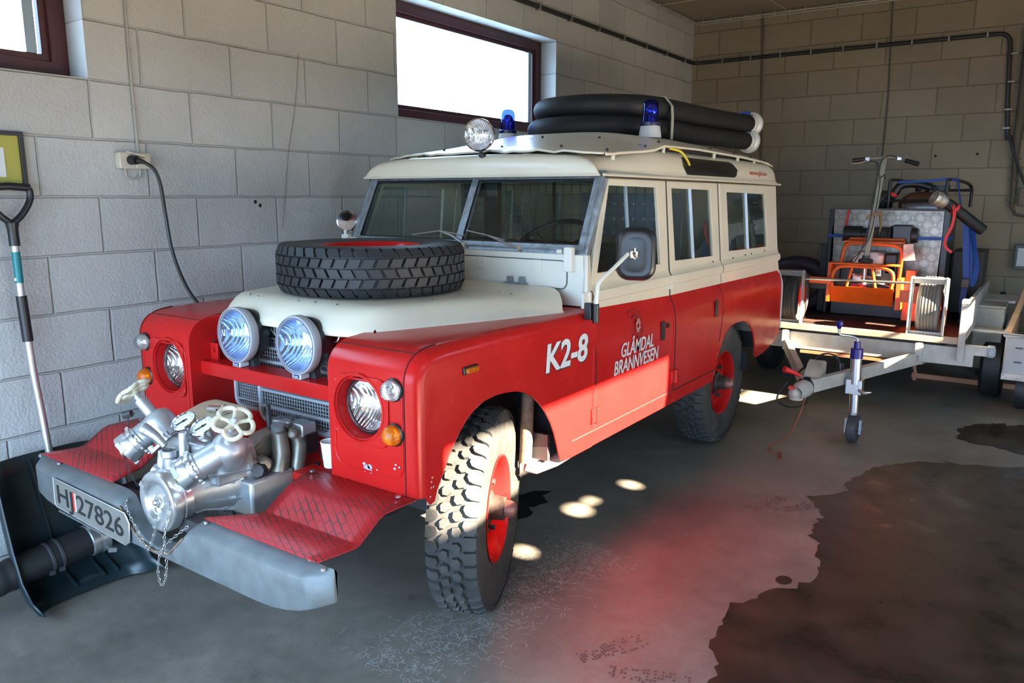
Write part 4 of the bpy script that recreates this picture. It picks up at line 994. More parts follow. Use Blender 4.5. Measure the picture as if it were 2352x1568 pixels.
P(gd, 'cargo_guard', mat('guard_wire', (.10, .10, .10), .5))
P(MB().box((.0, 1.715, 1.52), (.012, .02, .54)).box((-.45, 1.70, 1.50), (.10, .05, .56)), 'guard_post', BLACK, split=True)
lk = MB(); lk.box((-.25, 2.6, 1.12), (.9, 1.3, .40)); lk.box((.35, 2.9, 1.05), (.5, 1.0, .35)); P(lk, 'locker', mat('dark_locker', (.05, .05, .052), .5), split=True)
pb = MB(); pb.box((.30, 2.15, 1.46), (.7, .015, .5)); P(pb, 'perforated_board', mat('perforated_panel', (.16, .17, .18), .5))
ho = MB()
for i in range(8):
    for j in range(5): ho.sheet(circ(.05+.07*i, 1.28+.09*j, .011, 8), [], lambda x, z: (x, 2.141, z))
P(ho, 'board_hole', mat('board_hole_light', (.40, .40, .40), .6), split=True)
P(MB().box((0, .98, 1.72), (.22, .02, .07)).cyl((0, .98, 1.72), (0, .97, 1.79), .008, n=8), 'rear_view_mirror', BLACK, bevel=.008)
P(MB().box((0, 2.2, 1.80), (1.40, 2.6, .01)), 'headlining', mat('headlining_grey', (.20, .19, .17), .8))
P(MB().cyl((-.15, 1.02, 1.42), (-.15, 1.02, 1.50), .03, n=12).ball((-.15, 1.02, 1.50), .04, 12), 'cab_knob', BLACK)
P(MB().box((.15, 2.10, 1.36), (.12, .12, .16)).cyl((.32, 2.08, 1.28), (.32, 2.08, 1.42), .05, n=14), 'cab_box', mat('cardboard', (.42, .24, .12), .7))

# ---- front pump
PU = []
def Q(mb, name, mt, **k): return mb.build(name, mt, pump, **k)
pb = MB()
pb.lathe((.035, -.62, .64), (0, -1, 0), [(.0001, 0), (.09, 0), (.112, .015), (.120, .03), (.120, .06), (.108, .10), (.10, .14), (.085, .20), (.085, .27)], 36)
for k in range(10):
    a = 2*pi*k/10+.2; d = V((cos(a), 0, sin(a))); c = V((.035, -.72, .64))
    pb.beam(c + d*.075 + V((0, -.10, 0)), c + d*.118 + V((0, .03, 0)), .007, .024, (0, 1, 0))
    pb.ball(c + d*.108 + V((0, -.005, 0)), .011, 8); pb.cyl(c + d*.108 + V((0, -.02, 0)), c + d*.108, .008, n=8)
pump = P(pb, 'water_pump', ALU, ang=35)
# suction inlet with its blind cap
sc_ = MB().lathe((.045, -.885, .637), (0, -1, 0), [(.085, 0), (.106, .005), (.108, .035), (.103, .038), (.103, .043), (.109, .046), (.110, .075), (.106, .083), (.095, .086), (.077, .083), (.068, .070), (.047, .066), (.025, .072), (.022, .080), (.0001, .082)], 48)
for k in range(3):
    a = 2*pi*k/3+.4; d = V((cos(a), 0, sin(a))); c = V((.045, -.972, .637)); sc_.beam(c + d*.070, c + d*.098, .022, .016, (0, 1, 0))
cap = Q(sc_, 'suction_cap', ALUP, ang=40)
Q(MB().ball((.045, -.968, .637), .014, 12), 'cap_knob', STEEL)
# centre casting : manifold, filler, columns
ct = MB()
ct.loft([[(x, y, z) for x, y in ((-.12, -.80), (.16, -.80), (.16, -.62), (-.12, -.62))] if z < .76 else [(x, y, z) for x, y in ((-.13, -.83), (.20, -.83), (.20, -.66), (-.13, -.66))] for z in (.66, .72, .78, .815)])
Q(ct, 'manifold', ALU, bevel=.012)
fl_ = MB(); fl_.cyl((-.005, -.875, .655), (-.005, -.875, .775), .020, .024, 18); fl_.lathe((-.005, -.875, .765), (0, 0, 1), [(.024, 0), (.031, .008), (.032, .028), (.026, .030), (.025, .012), (.0001, .010)], 20)
Q(fl_, 'filler_neck', ALU); Q(MB().box((-.005, -.875, .788), (.018, .018, .016)), 'filler_plug', STEEL)
cl = MB(); cl.cyl((.045, -.85, .74), (.045, -.85, .835), .018, n=14); cl.cyl((.045, -.85, .833), (.045, -.85, .862), .017, .014, 12); Q(cl, 'pipe_column', ALU)
vl = MB(); vl.tube([(-.075, -.86, .77), (-.055, -.88, .73), (-.055, -.885, .685)], .017, 10); vl.cyl((-.055, -.89, .705), (-.075, -.90, .715), .022, n=12); vl.ball((-.06, -.90, .675), .024, 12); vl.tube([(-.10, -.90, .855), (-.07, -.885, .835), (-.04, -.87, .80)], [.022, .016, .012], 12); vl.ball((-.105, -.905, .86), .023, 12)
Q(vl, 'relief_valve', ALU)
Q(MB().box((.11, -.60, .59), (.20, .20, .14)).cyl((.10, -.70, .66), (.16, -.62, .70), .035, n=14), 'gear_housing', ALU, bevel=.012)
# pressure outlets
def outlet(body, capc, wheel_c, stem):
    body, capc, wheel_c = V(body), V(capc), V(wheel_c); d = (capc-body).normalized(); L = (capc-body).length; st = (wheel_c-body).normalized()
    bo = MB(); bo.lathe(body - st*.075, st, [(.0001, 0), (.056, 0), (.060, .01), (.062, .05), (.060, .085), (.050, .108), (.034, .118), (.024, .121)], 28)
    bo.lathe(body - d*.01, d, [(.045, 0), (.047, .02), (.047, L-.055), (.051, L-.050), (.051, L-.04)], 28)
    bo.lathe(body, st, [(.024, .04), (.023, (wheel_c-body).length*.72), (.015, (wheel_c-body).length*.74), (.013, (wheel_c-body).length-.015)], 16)
    bo.prism(rrect(-.085, -.06, .085, .06, .02), lambda a, b_: body - st*.085 + basis(st)[0]*a + basis(st)[1]*b_, st*.012)
    for i, j in ((-1, -1), (1, -1), (1, 1), (-1, 1)):
        q_ = body - st*.073 + basis(st)[0]*.070*i + basis(st)[1]*.046*j; bo.cyl(q_, q_+st*.016, .011, n=6)
    v = Q(bo, 'outlet_valve', ALU, ang=35)
    cp = MB(); cp.lathe(capc - d*.05, d, [(.050, .0), (.057, .004), (.057, .014), (.053, .016), (.053, .020), (.058, .022), (.059, .058), (.056, .064), (.049, .064), (.047, .058), (.0001, .056)], 36)
    a_, b_, _ = basis(d)
    for k in range(16):
        an = 2*pi*k/16; e = a_*cos(an)+b_*sin(an); cp.beam(capc - d*.046 + e*.055, capc - d*.046 + e*.064, .012, .010, d)
    for k in range(3):
        an = 2*pi*k/3+.6; e = a_*cos(an)+b_*sin(an); cp.beam(capc + d*.008 + e*.040, capc + d*.008 + e*.060, .042, .016, d)
    Q(cp, 'outlet_cap', ALUP, ang=35); Q(MB().lathe(capc, d, [(.048, .0065), (.0001, .0085)], 30), 'cap_disc', mat('cap_disc_olive', (.34, .33, .25), .45, metal=.5)); Q(MB().ball(capc + d*.018, .014, 10).cyl(capc, capc+d*.016, .008, n=8), 'cap_stud', mat('brass', (.62, .52, .32), .35, metal=.8))
    hw = MB(); a_, b_, _ = basis(st); Rw = .062; n_ = 60
    def lobe(t): return Rw*(.80 + .26*abs(sin(2.5*t))**.7)
    hw.tube([wheel_c + (a_*cos(2*pi*i/n_) + b_*sin(2*pi*i/n_))*lobe(2*pi*i/n_) + st*.004*cos(5*2*pi*i/n_) for i in range(n_)], .0085, 8, closed=True)
    for k in range(5):
        an = 2*pi*k/5; e = a_*cos(an)+b_*sin(an); hw.tube([wheel_c - st*.004, wheel_c + e*.03, wheel_c + e*lobe(an)], [.010, .007, .008], 8)
    hw.cyl(wheel_c - st*.018, wheel_c + st*.006, .017, n=14)
    Q(hw, 'handwheel', IVORY); Q(MB().ball(wheel_c + st*.012, .012, 10), 'handwheel_nut', mat('grey_nut', (.45, .47, .48), .4))
    return v
outlet((-.195, -.795, .842), (-.245, -.90, .757), (-.290, -.835, .960), 0)
outlet((.205, -.775, .815), (.115, -.905, .735), (.298, -.814, .933), 0)
# gauges
for c in ((-.022, -.80, .876), (.080, -.79, .872)):
    c = V(c); n = V((.09, -.47, .79)).normalized()
    g = Q(MB().lathe(c - n*.10, n, [(.0001, .02), (.018, .02), (.020, .05), (.036, .06), (.040, .075), (.040, .098), (.046, .10), (.047, .106), (.043, .110), (.041, .104)], 32), 'pressure_gauge', CHROME)
    Q(MB().lathe(c, n, [(.041, .003), (.0001, .0035)], 30), 'gauge_dial', mat('dial_white', (.80, .80, .78), .4))
    a_, b_, _ = basis(n); nd = MB(); nd.beam(c + n*.006 - (a_*.5+b_*.85)*.030, c + n*.006 + (a_*.5+b_*.85)*.014, .005, .002, n); nd.cyl(c+n*.004, c+n*.008, .005, n=8)
    for k in range(11):
        an = 2*pi*(k-1)/13; e = a_*cos(an)+b_*sin(an); nd.beam(c + n*.0045 + e*.030, c + n*.0045 + e*.036, .0015, .0006, n)
    Q(nd, 'gauge_needle', INK)
# cream hood with a catch, behind the pump
hd = MB(); rg = []
for k, (z, ins) in enumerate(((.0, 0), (.055, .0), (.075, .008), (.085, .03))):
    rg.append([(x, y, .735 + z + (y+.62)*.30) for x, y in rrect(-.345+ins, -.745+ins, -.035-ins, -.475-ins, .07-ins*.6, 6)])
hood = P(MB().loft(rg), 'pump_hood', mat('cream_plastic_hood', (.72, .66, .46), .4, var=.05), pump, ang=50)
ck = MB(); ck.cyl((-.205, -.575, .845), (-.125, -.565, .852), .014, n=12); ck.box((-.12, -.562, .850), (.05, .05, .012)); ck.ball((-.12, -.565, .858), .017, 10); Q(ck, 'hood_catch', CHROME)
Q(MB().sheet(circ(-.22, -.635, .009, 8, .005), [], lambda x, y: (x, y, .8205+(y+.62)*.30)), 'hood_slot', INK)
_n = set(o.name for o in pump.children)
# oily gear drive on the near side
dr = MB(); dr.loft([[(x, y, z) for y, z in ((-.66, .55), (-.66, .73), (-.56, .79), (-.46, .80), (-.42, .74), (-.42, .55))] for x in (.13, .22)])
dr.cyl((.22, -.60, .70), (.28, -.62, .70), .03, n=14); dr.tube([(.24, -.52, .80), (.26, -.53, .72), (.25, -.55, .60)], [.03, .034, .04], 12); dr.tube([(.22, -.44, .80), (.27, -.45, .74), (.26, -.47, .60)], [.022, .03, .036], 12); dr.cyl((.27, -.47, .785), (.285, -.50, .79), .020, n=12)
Q(dr, 'gear_drive', ALUD, bevel=.01)
Q(MB().lathe((.20, -.63, .60), (.45, -.89, 0), [(.0001, -.02), (.082, -.02), (.084, .0), (.080, .012), (.030, .014), (.028, .005), (.014, .005), (.014, .016), (.0001, .018)], 36), 'clutch_disc', mat('dark_oily_disc', (.13, .12, .10), .35, metal=.6, var=.4))
Q(MB().cyl((.255, -.62, .685), (.275, -.655, .69), .030, .026, 8), 'oil_plug', BLACK)
Q(MB().cyl((.235, -.52, .79), (.24, -.525, .83), .024, .026, 10), 'grey_cap', mat('grey_cap_plastic', (.20, .22, .23), .5))
lv = MB(); lv.prism([(-.03, -.03), (.05, -.025), (.075, 0), (.05, .03), (-.03, .03)], lambda a, b_: (.17+a, -.47+b_, .815), (0, 0, .015)); lv.box((.245, -.415, .79), (.09, .07, .05)); Q(lv, 'drive_cover', ALU, bevel=.006)
cb = MB(); cb.tube(smooth_path([(.09, -.45, .86), (.13, -.48, .868), (.155, -.50, .84), (.165, -.505, .80)]), .010, 8); cb.tube(smooth_path([(.13, -.47, .81), (.19, -.46, .835), (.25, -.42, .84)]), .0035, 6); Q(cb, 'control_rod', DKSTEEL)
Q(MB().box((.29, -.41, .735), (.02, .06, .08)), 'rubber_mount', BLACK)
for ch_ in [o for o in pump.children if o.name not in _n]:
    for v_ in ch_.data.vertices: v_.co.x -= .085
# chains
def chain(pts, name, st=.0125, r=.0016):
    path = smooth_path(pts, 24); d = 0; mb = MB(); last = path[0]; k = 0
    for a, b_ in zip(path, path[1:]):
        d += (b_-a).length
        if d >= st:
            t = (b_-last).normalized(); x, y, _ = basis(t); w = x if k % 2 else y; c = (last+b_)/2; h = st*.62
            mb.tube([c + t*(h*cos(u)) + w*(.0042*sin(u)) for u in [2*pi*i/10 for i in range(10)]], r, 5, closed=True)
            last = b_; d = 0; k += 1
    return mb
Q(chain([(.115, -.925, .715), (.135, -.97, .64), (.15, -1.01, .55), (.16, -1.015, .47), (.15, -1.02, .40), (.12, -1.02, .37), (.10, -1.015, .42), (.12, -1.0, .50), (.22, -.955, .595)], 'c'), 'chain', STEEL)
Q(chain([(-.16, -.96, .60), (-.13, -.985, .585), (-.06, -1.0, .54), (.01, -1.0, .47), (.03, -1.0, .475), (.045, -.975, .56), (.045, -.975, .625)], 'c'), 'chain', STEEL)
Q(chain([(-.25, -.915, .745), (-.24, -.90, .66), (-.22, -.88, .60)], 'c', .014, .0012), 'chain', DKSTEEL)
wr = MB(); wr.tube(smooth_path([(-.30, -.83, .87), (-.325, -.845, .845), (-.32, -.84, .74), (-.30, -.83, .66)]), .0025, 5); wr.cyl((-.345, -.85, .858), (-.315, -.835, .868), .013, n=8); Q(wr, 'pull_wire', DKSTEEL)
# ================================================================ things on the vehicle
def hose_coil(zc, ends, lab, k):
    t = thing('suction_hose', lab, 'hose', (0, 2.7, zc-.06), 'suction hoses coiled on the roof')
    hx_ = .40; f = .16 + (.07 if k == 0 else 0); pts = [(.50, 3.78-k, zc), (.47, 3.55-k, zc), (hx_+.02, 3.1, zc), (hx_, 2.6, zc), (hx_-.02, 2.3, zc), (hx_-.08, 1.95+f*.8, zc), (hx_-.2, 1.78+f, zc), (.05, 1.72+f, zc), (-.2, 1.76+f, zc), (-.36, 1.92+f, zc), (-.43, 2.2+f, zc), (-.44, 2.7, zc), (-.44, 3.2, zc), (-.40, 3.5, zc), (-.2, 3.62, zc), (.05, 3.64, zc)]
    path = smooth_path(pts, 26); n = len(path)
    r = [.0635 + .0018*(1 if (i//1) % 2 else -1) for i in range(n)]
    MB().tube(path, r, 18).build('hose_body', HOSE, t, ang=80)
    a = path[0]; d = (path[0]-path[4]).normalized()
    MB().lathe(a - d*.05, d, [(.064, 0), (.070, .01), (.070, .05), (.078, .06), (.088, .065), (.090, .085), (.086, .092), (.070, .094), (.060, .085), (.0001, .083)], 30).build('coupling', mat('white_coupling', (.70, .69, .66), .45, metal=.2), t)
    return t
zt_ = skin_z(.4, 2.6) + .064
hose_coil(zt_+.002, 0, 'lower of the two black suction hoses coiled on the vehicle roof', .05)
h2 = hose_coil(zt_+.132, 0, 'upper of the two black suction hoses coiled on the vehicle roof', 0)
MB().tube(smooth_path([(.43, 3.72, zt_+.20), (.47, 3.76, zt_+.215), (.50, 3.74, zt_+.205), (.46, 3.70, zt_+.21), (.43, 3.77, zt_+.205), (.40, 3.72, zt_+.20)]), .012, 8).build('blue_cord', BLUER, h2)
MB().tube([(.52, 3.73, zt_-.05), (.525, 3.73, zt_+.20)], .006, 6).build('tie_cord', DKSTEEL, h2)
st_ = MB(); zz = zt_+.198
for a, b in zip([(.473, 2.35, zt_-.065), (.475, 2.35, zt_+.07), (.468, 2.35, zt_+.14), (.42, 2.35, zz), (.36, 2.35, zz+.002)], [(.475, 2.35, zt_+.07), (.468, 2.35, zt_+.14), (.42, 2.35, zz), (.36, 2.35, zz+.002), (.30, 2.35, zz-.03)]):
    st_.beam(a, b, .004, .034, (0, 1, 0))
tag(st_.build('hose_strap', mat('grey_strap', (.42, .40, .36), .7)), 'grey strap holding down the two coiled suction hoses on the roof', 'strap')
cu = tag(MB().lathe((.376, -.462, .689), (0, 0, 1), [(.0001, 0), (.026, 0), (.027, .003), (.036, .095), (.038, .097), (.037, .100), (.034, .097), (.025, .006), (.0001, .005)], 28).build('paper_cup', mat('white_cup', (.82, .82, .82), .5)), 'white paper cup on the red step plate against the wing', 'cup')
mb = MB()
for a in range(5): mb.box((.376 + .0345*cos(-2.45+.02*a), -.462 + .0345*sin(-2.45+.02*a), .752-.008*a), (.004, .004, .006))
mb.build('cup_print', INK, cu)

# ================================================================ things on the left wall
x0 = WL+.001
sk_ = thing('wall_socket', 'cream double wall socket with a black plug in it', 'socket', (x0, -.296, 1.85))
MB().box((x0+.022, -.296, 1.850), (.044, .155, .076)).build('box', mat('socket_cream', (.62, .56, .44), .45), sk_, bevel=.006)
MB().box((x0+.046, -.262, 1.845), (.006, .07, .06)).build('cover', mat('socket_cover', (.66, .60, .47), .45), sk_, bevel=.003)
MB().beam((x0+.05, -.345, 1.885), (x0+.085, -.275, 1.865), .055, .004, (0, .3, 1)).build('flap', mat('socket_flap', (.64, .58, .46), .45), sk_)
MB().tube(smooth_path([(x0+.012, -.335, 1.815), (x0+.012, -.330, 1.78), (x0+.012, -.298, 1.765), (x0+.012, -.265, 1.78), (x0+.012, -.260, 1.812)]), .005, 8).build('cable_loop', mat('loop_cable', (.45, .42, .37), .5), sk_)
cd_ = MB(); cd_.cyl((x0+.045, -.322, 1.852), (x0+.085, -.315, 1.850), .022, .019, 14); cd_.cyl((x0+.085, -.315, 1.850), (x0+.105, -.290, 1.842), .014, .009, 10)
pc = thing('power_cord', 'black power cord hanging from the wall socket down behind the wing', 'cord', (x0+.06, -.31, 1.15))
cd_.build('plug', BLACK, pc)
MB().tube(smooth_path([(x0+.10, -.292, 1.843), (x0+.125, -.258, 1.81), (x0+.125, -.232, 1.74), (x0+.12, -.215, 1.60), (x0+.13, -.20, 1.42), (x0+.15, -.155, 1.25), (x0+.20, -.10, 1.12), (x0+.24, -.06, 1.02), (x0+.28, -.02, .9)]), .0085, 8).build('cable', BLACK, pc)
PIPEC = mat('wall_cable_paint', (.40, .38, .34), .6)
w_ = MB(); w_.tube([(x0+.008, -.262, 1.885), (x0+.008, -.266, 2.3), (x0+.008, -.250, CEIL)], .0065, 8)
for z in (2.10, 2.36, 2.62, 2.9): w_.box((x0+.008, -.262, z), (.018, .018, .012))
tag(w_.build('wall_cable', PIPEC), 'thin grey cable clipped to the wall above the cream socket', 'cable')
MB
pf = thing('picture_frame', 'black picture frame with a yellow mount hanging on the left wall', 'picture', (x0, -.93, 1.72))
MB().sheet(rect(-1.10, 1.715, -.768, 1.952), [rect(-1.082, 1.733, -.786, 1.934)], lambda y, z: (x0, y, z), (.022, 0, 0)).build('frame', BLACK, pf, bevel=.002)
MB().box((x0+.006, -.934, 1.834), (.004, .30, .205)).build('mount', mat('yellow_mount', (.42, .38, .07), .6), pf)
MB().box((x0+.0095, -.934, 1.824), (.003, .175, .12)).build('sheet', mat('picture_paper', (.72, .72, .70), .6), pf)
wl = MB(); wl.tube(smooth_path([(x0+.006, .74, 2.48), (x0+.006, .70, 2.2), (x0+.006, .63, 1.9), (x0+.006, .565, 1.5)]), .0016, 5)
tag(wl.build('thin_wire', mat('thin_wire', (.16, .15, .14), .6)), 'thin dark wire running down the block wall behind the spare wheel', 'wire')
for y, z in ((.395, 1.655), (.425, 1.635)):
    tag(MB().lathe((WL+.0005, y, z), (1, 0, 0), [(.011, 0), (.009, .002), (.0001, .002)], 12).build('wall_plug', mat('plug_hole', (.02, .02, .02), .8)), 'dark plugged hole in the block wall left of the windscreen', 'wall plug', 'pair of plugged holes in the block wall')
# snow shovel leaning in the corner of wall and vehicle
sv = thing('snow_shovel', 'snow shovel with aluminium shaft, black D-grip and dark scoop leaning on the wall', 'shovel', (-.97, -.86, 0))
c0, c1 = V((-1.055, -.868, 1.50)), V((-1.03, -.862, .60))
MB().tube([c0, (-1.045, -.870, 1.23), (-1.035, -.862, .95), (-1.025, -.848, .72), (-1.01, -.845, .57), (-.99, -.84, .46)], .0155, 14).build('shaft', mat('shovel_aluminium', (.66, .66, .66), .3, metal=.8), sv)
MB().cyl((-1.0475, -.8695, 1.27), (-1.0395, -.8660, 1.075), .021, n=14).build('foam_grip', BLACK, sv)
MB().cyl((-1.0535, -.8685, 1.455), (-1.0485, -.8695, 1.325), .0165, n=14).build('label_sleeve', mat('teal_label', (.01, .20, .22), .4), sv)
MB().lathe((-1.0495, -.8693, 1.335), (0, 0, 1), [(.0168, 0), (.0168, .012)], 10, -.5, .6).build('label_dot', WHITE, sv)
g = MB(); g.tube([c0 + V((0, 0, -.02)), c0 + V((-.002, .0, .05)), c0+V((-.003, 0, .075))], [.021, .021, .026], 12)
g.tube(smooth_path([c0+V((-.003, 0, .07)), c0+V((-.003, .044, .11)), c0+V((-.003, .078, .165)), c0+V((-.003, .083, .205)), c0+V((-.003, .072, .224))], 5), .0135, 10)
g.tube(smooth_path([c0+V((-.003, 0, .07)), c0+V((-.003, -.044, .11)), c0+V((-.003, -.078, .165)), c0+V((-.003, -.083, .205)), c0+V((-.003, -.072, .224))], 5), .0135, 10)
g.tube([c0+V((-.003, -.082, .220)), c0+V((-.003, 0, .226)), c0+V((-.003, .082, .220))], .0165, 10)
g.build('d_grip', BLACK, sv)
SCM = mat('dark_scoop_plastic', (.010, .020, .024), .38)
rows = []
for i in range(9):
    u = -1 + 2*i/8; y = -.862 + u*.225; r = []
    for zc_, xc_ in ((.585, -1.045), (.50, -1.035), (.36, -1.0), (.22, -.96), (.10, -.91), (.035, -.84), (.012, -.74)):
        r.append((xc_ + .05*abs(u)**4, y*1.0 + .0, max(.008, zc_ + .0*abs(u))))
    rows.append(r)
for k in (0, -1):
    pass
scp = MB().grid(rows)
for k, sg in ((0, -1), (-1, 1)):
    ed = [V(p) for p in rows[k]]; scp.grid([ed, [p + V((.06, sg*.025, .03)) for p in ed], [p + V((.12, sg*.03, .05)) for p in ed]])
scp.build('scoop', SCM, sv, solid=.006, ang=60)
rb = MB()
for y in (-.80, -.74, -.92): rb.tube(smooth_path([(-1.03, y, .56), (-.985, y+.01, .36), (-.90, y+.02, .115), (-.78, y+.03, .03)]), .007, 6)
rb.build('scoop_rib', SCM, sv)
# suction hose lying in the scoop
fh = thing('suction_hose', 'black ribbed suction hose with a metal coupling lying on the shovel scoop under the bumper', 'hose', (-.95, -1.0, 0))
a, b = V((-.835, -.78, .195)), V((-.86, -2.0, .075)); pts = [a.lerp(b, i/90) for i in range(91)]
MB().tube(pts, [.066 + (.0022 if i % 4 < 2 else -.001)*(1 if i > 22 else 0) for i in range(91)], 22).build('hose_body', HOSE, fh, ang=80)
d = (a-b).normalized(); cl = MB()
for q in (.16, .20): cl.lathe(a - d*q, d, [(.067, 0), (.0695, .002), (.0695, .012), (.067, .014)], 30); cl.box(a - d*(q-.006) + V((.055, -.01, -.045)), (.016, .02, .02))
cl.build('hose_clamp', DKSTEEL, fh)
MB().lathe(a - d*.03, d, [(.066, 0), (.072, .004), (.072, .03), (.066, .034), (.066, .04), (.074, .044), (.075, .075), (.068, .08), (.058, .08), (.056, .03), (.0001, .03)], 30).beam(a+d*.03+V((.06, 0, -.05)), a+d*.06+V((.07, 0, -.06)), .03, .02).build('coupling', ALUP, fh)

# ================================================================ pipes and cables on the walls
DK = mat('dark_conduit', (.022, .020, .018), .5)
pp = MB(); yb = WB-.03
pp.tube([(WL+.03, WF+.1, 3.19), (WL+.03, WB-.12, 3.19)] + [(WL+.03+.09*(1-cos(t*pi/10)), WB-.12+.09*sin(t*pi/10), 3.19) for t in range(1, 6)] + [(1.88, yb, 3.19)] + [(1.90+.10*sin(t*pi/12), yb, 3.09+.10*cos(t*pi/12)) for t in range(1, 7)] + [(2.03, yb, 2.6), (2.065, yb, 2.22)], .020, 10)
cpipe = tag(pp.build('conduit', DK), 'dark conduit running along both walls below the ceiling and bending down at the right', 'conduit')
cl = MB()
for i in range(14): cl.box((WL+.03, -.3 + .5*i, 3.19), (.05, .014, .055))
for i in range(9): cl.box((-.75 + .32*i, yb, 3.19), (.014, .05, .055))
for z in (3.0, 2.75, 2.5, 2.33): cl.box((2.045, yb, z), (.055, .05, .014))
cl.build('pipe_clip', mat('clip_grey', (.30, .29, .27), .4, metal=.5), cpipe, split=True)
yb = WB-.05
rp = MB(); rp.tube([(2.35, yb, 3.30), (2.22, yb, 3.28), (2.145, yb, 3.18), (2.15, yb, 2.6), (2.145, yb, 2.2), (2.16, yb, 1.75), (2.165, yb, 1.60), (2.20, yb, 1.53), (2.30, yb, 1.505), (2.6, yb, 1.50)], [.045, .045, .045, .042, .035, .022, .017, .015, .015, .015], 10)
for z in (2.9, 2.45, 2.05, 1.85, 1.66): rp.box((2.15, yb, z), (.09, .04, .012))
tag(rp.build('rusty_pipe', mat('brown_wall_pipe', (.10, .075, .05), .7, var=.3)), 'brown pipe going down the back wall beside the dark conduit', 'pipe')
yb = WB-.08
ob = MB(); ob.tube([(2.075, yb, 2.26), (2.20, yb, 1.92), (2.42, yb, 1.45)], .013, 8)
tag(ob.build('slanted_cable', DK), 'black cable slanting down right from the end of the dark conduit', 'cable')
for x, xx, nm in ((-.335, -.262, 'thin cable on the back wall left of the wall corner side, behind the roof hoses'), (.955, .99, 'thin cable on the back wall running down behind the scooter handlebar')):
    pass
tag(MB().tube([(-.335, WB-.012, CEIL), (-.30, WB-.012, 2.9), (-.262, WB-.012, 2.1)], .012, 8).build('wall_cable', mat('brown_cable', (.13, .10, .07), .7)), 'brown cable down the back wall beside the roof hoses of the vehicle', 'cable')
tag(MB().tube([(.955, WB-.010, CEIL), (.99, WB-.010, 2.7), (.985, WB-.010, 2.0)], .007, 8).build('wall_cable', mat('dark_thin_cable', (.10, .085, .065), .7)), 'thin dark cable down the back wall behind the handlebar', 'cable')
sm = MB(); sm.tube([(WL+.02, WF+.2, CEIL-.03), (WL+.02, WB-.03, CEIL-.03), (3.0, WB-.03, CEIL-.03)], .010, 6); sm.tube([(WL+.03, WF+.2, CEIL-.055), (WL+.03, WB-.035, CEIL-.055), (3.0, WB-.035, CEIL-.055)], .007, 6)
for i in range(26): sm.box((WL+.02, -.2+.26*i, CEIL-.035), (.03, .01, .05)); sm.box((-1.0+.16*i, WB-.03, CEIL-.035), (.01, .03, .05))
tag(sm.build('ceiling_cable', mat('pale_cable', (.45, .42, .36), .6)), 'pair of pale cables clipped along the edge where walls meet the ceiling', 'cable')
bx = thing('wall_box', 'brown junction box at the right edge of the back wall', 'junction box', (2.26, WB-.03, 1.62))
MB().box((2.27, WB-.04, 1.69), (.12, .08, .17)).build('body', mat('brown_box', (.12, .09, .06), .6), bx, bevel=.006); MB().box((2.27, WB-.083, 1.69), (.09, .008, .13)).build('lid', mat('brown_lid', (.14, .10, .07), .6), bx)
pb_ = thing('wall_panel', 'small grey-green box on the back wall at the right edge', 'panel', (2.28, WB-.03, 1.1))
MB().box((2.30, WB-.05, 1.13), (.13, .10, .24)).build('body', mat('panel_green', (.06, .08, .07), .5), pb_, bevel=.006); MB().box((2.30, WB-.103, 1.13), (.08, .008, .17)).build('cover', mat('panel_cover', (.45, .48, .47), .4), pb_)
for x, z in ((1.47, 2.09), (1.83, 2.10)):
    tag(MB().lathe((x, WB-.0005, z), (0, -1, 0), [(.013, 0), (.010, .002), (.0001, .002)], 10).build('wall_hole', mat('hole_dark', (.02, .018, .015), .9)), 'left of two small dark holes in the back wall above the tank' if x < 1.6 else 'right of two small dark holes in the back wall above the tank', 'hole', 'drilled holes in the back wall')

# ================================================================ trailer
TC = 1.27
tr = thing('trailer', 'grey flatbed trailer with a red-brown deck behind the fire vehicle', 'trailer', (TC, 4.9, 0))
def R_(mb, name, mt, parent=None, **k): return mb.build(name, mt, parent or tr, **k)
R_(MB().box((TC, 5.30, .615), (1.56, 2.2, .02)), 'deck', WOODD)
R_(MB().box((TC, 4.195, .634), (1.50, .05, .044)), 'deck_edge', mat('worn_deck_edge', (.46, .34, .24), .6, var=.3))
fb = MB(); fb.box((TC+.05, 4.235, .515), (1.62, .05, .14)); R_(fb, 'front_beam', GREYT, bevel=.004)
R_(MB().box((TC+.02, 4.225, .425), (.80, .05, .022)), 'cross_strip', WOODR)
R_(MB().box((2.15, 4.24, .57), (.20, .05, .07)), 'lamp_arm', GREYT)
ml = R_(MB().box((2.235, 4.24, .572), (.05, .075, .085)), 'marker_lamp', SILVER, bevel=.012); R_(MB().box((2.245, 4.20, .572), (.045, .01, .06)), 'lens', CLEARL, ml, bevel=.004)
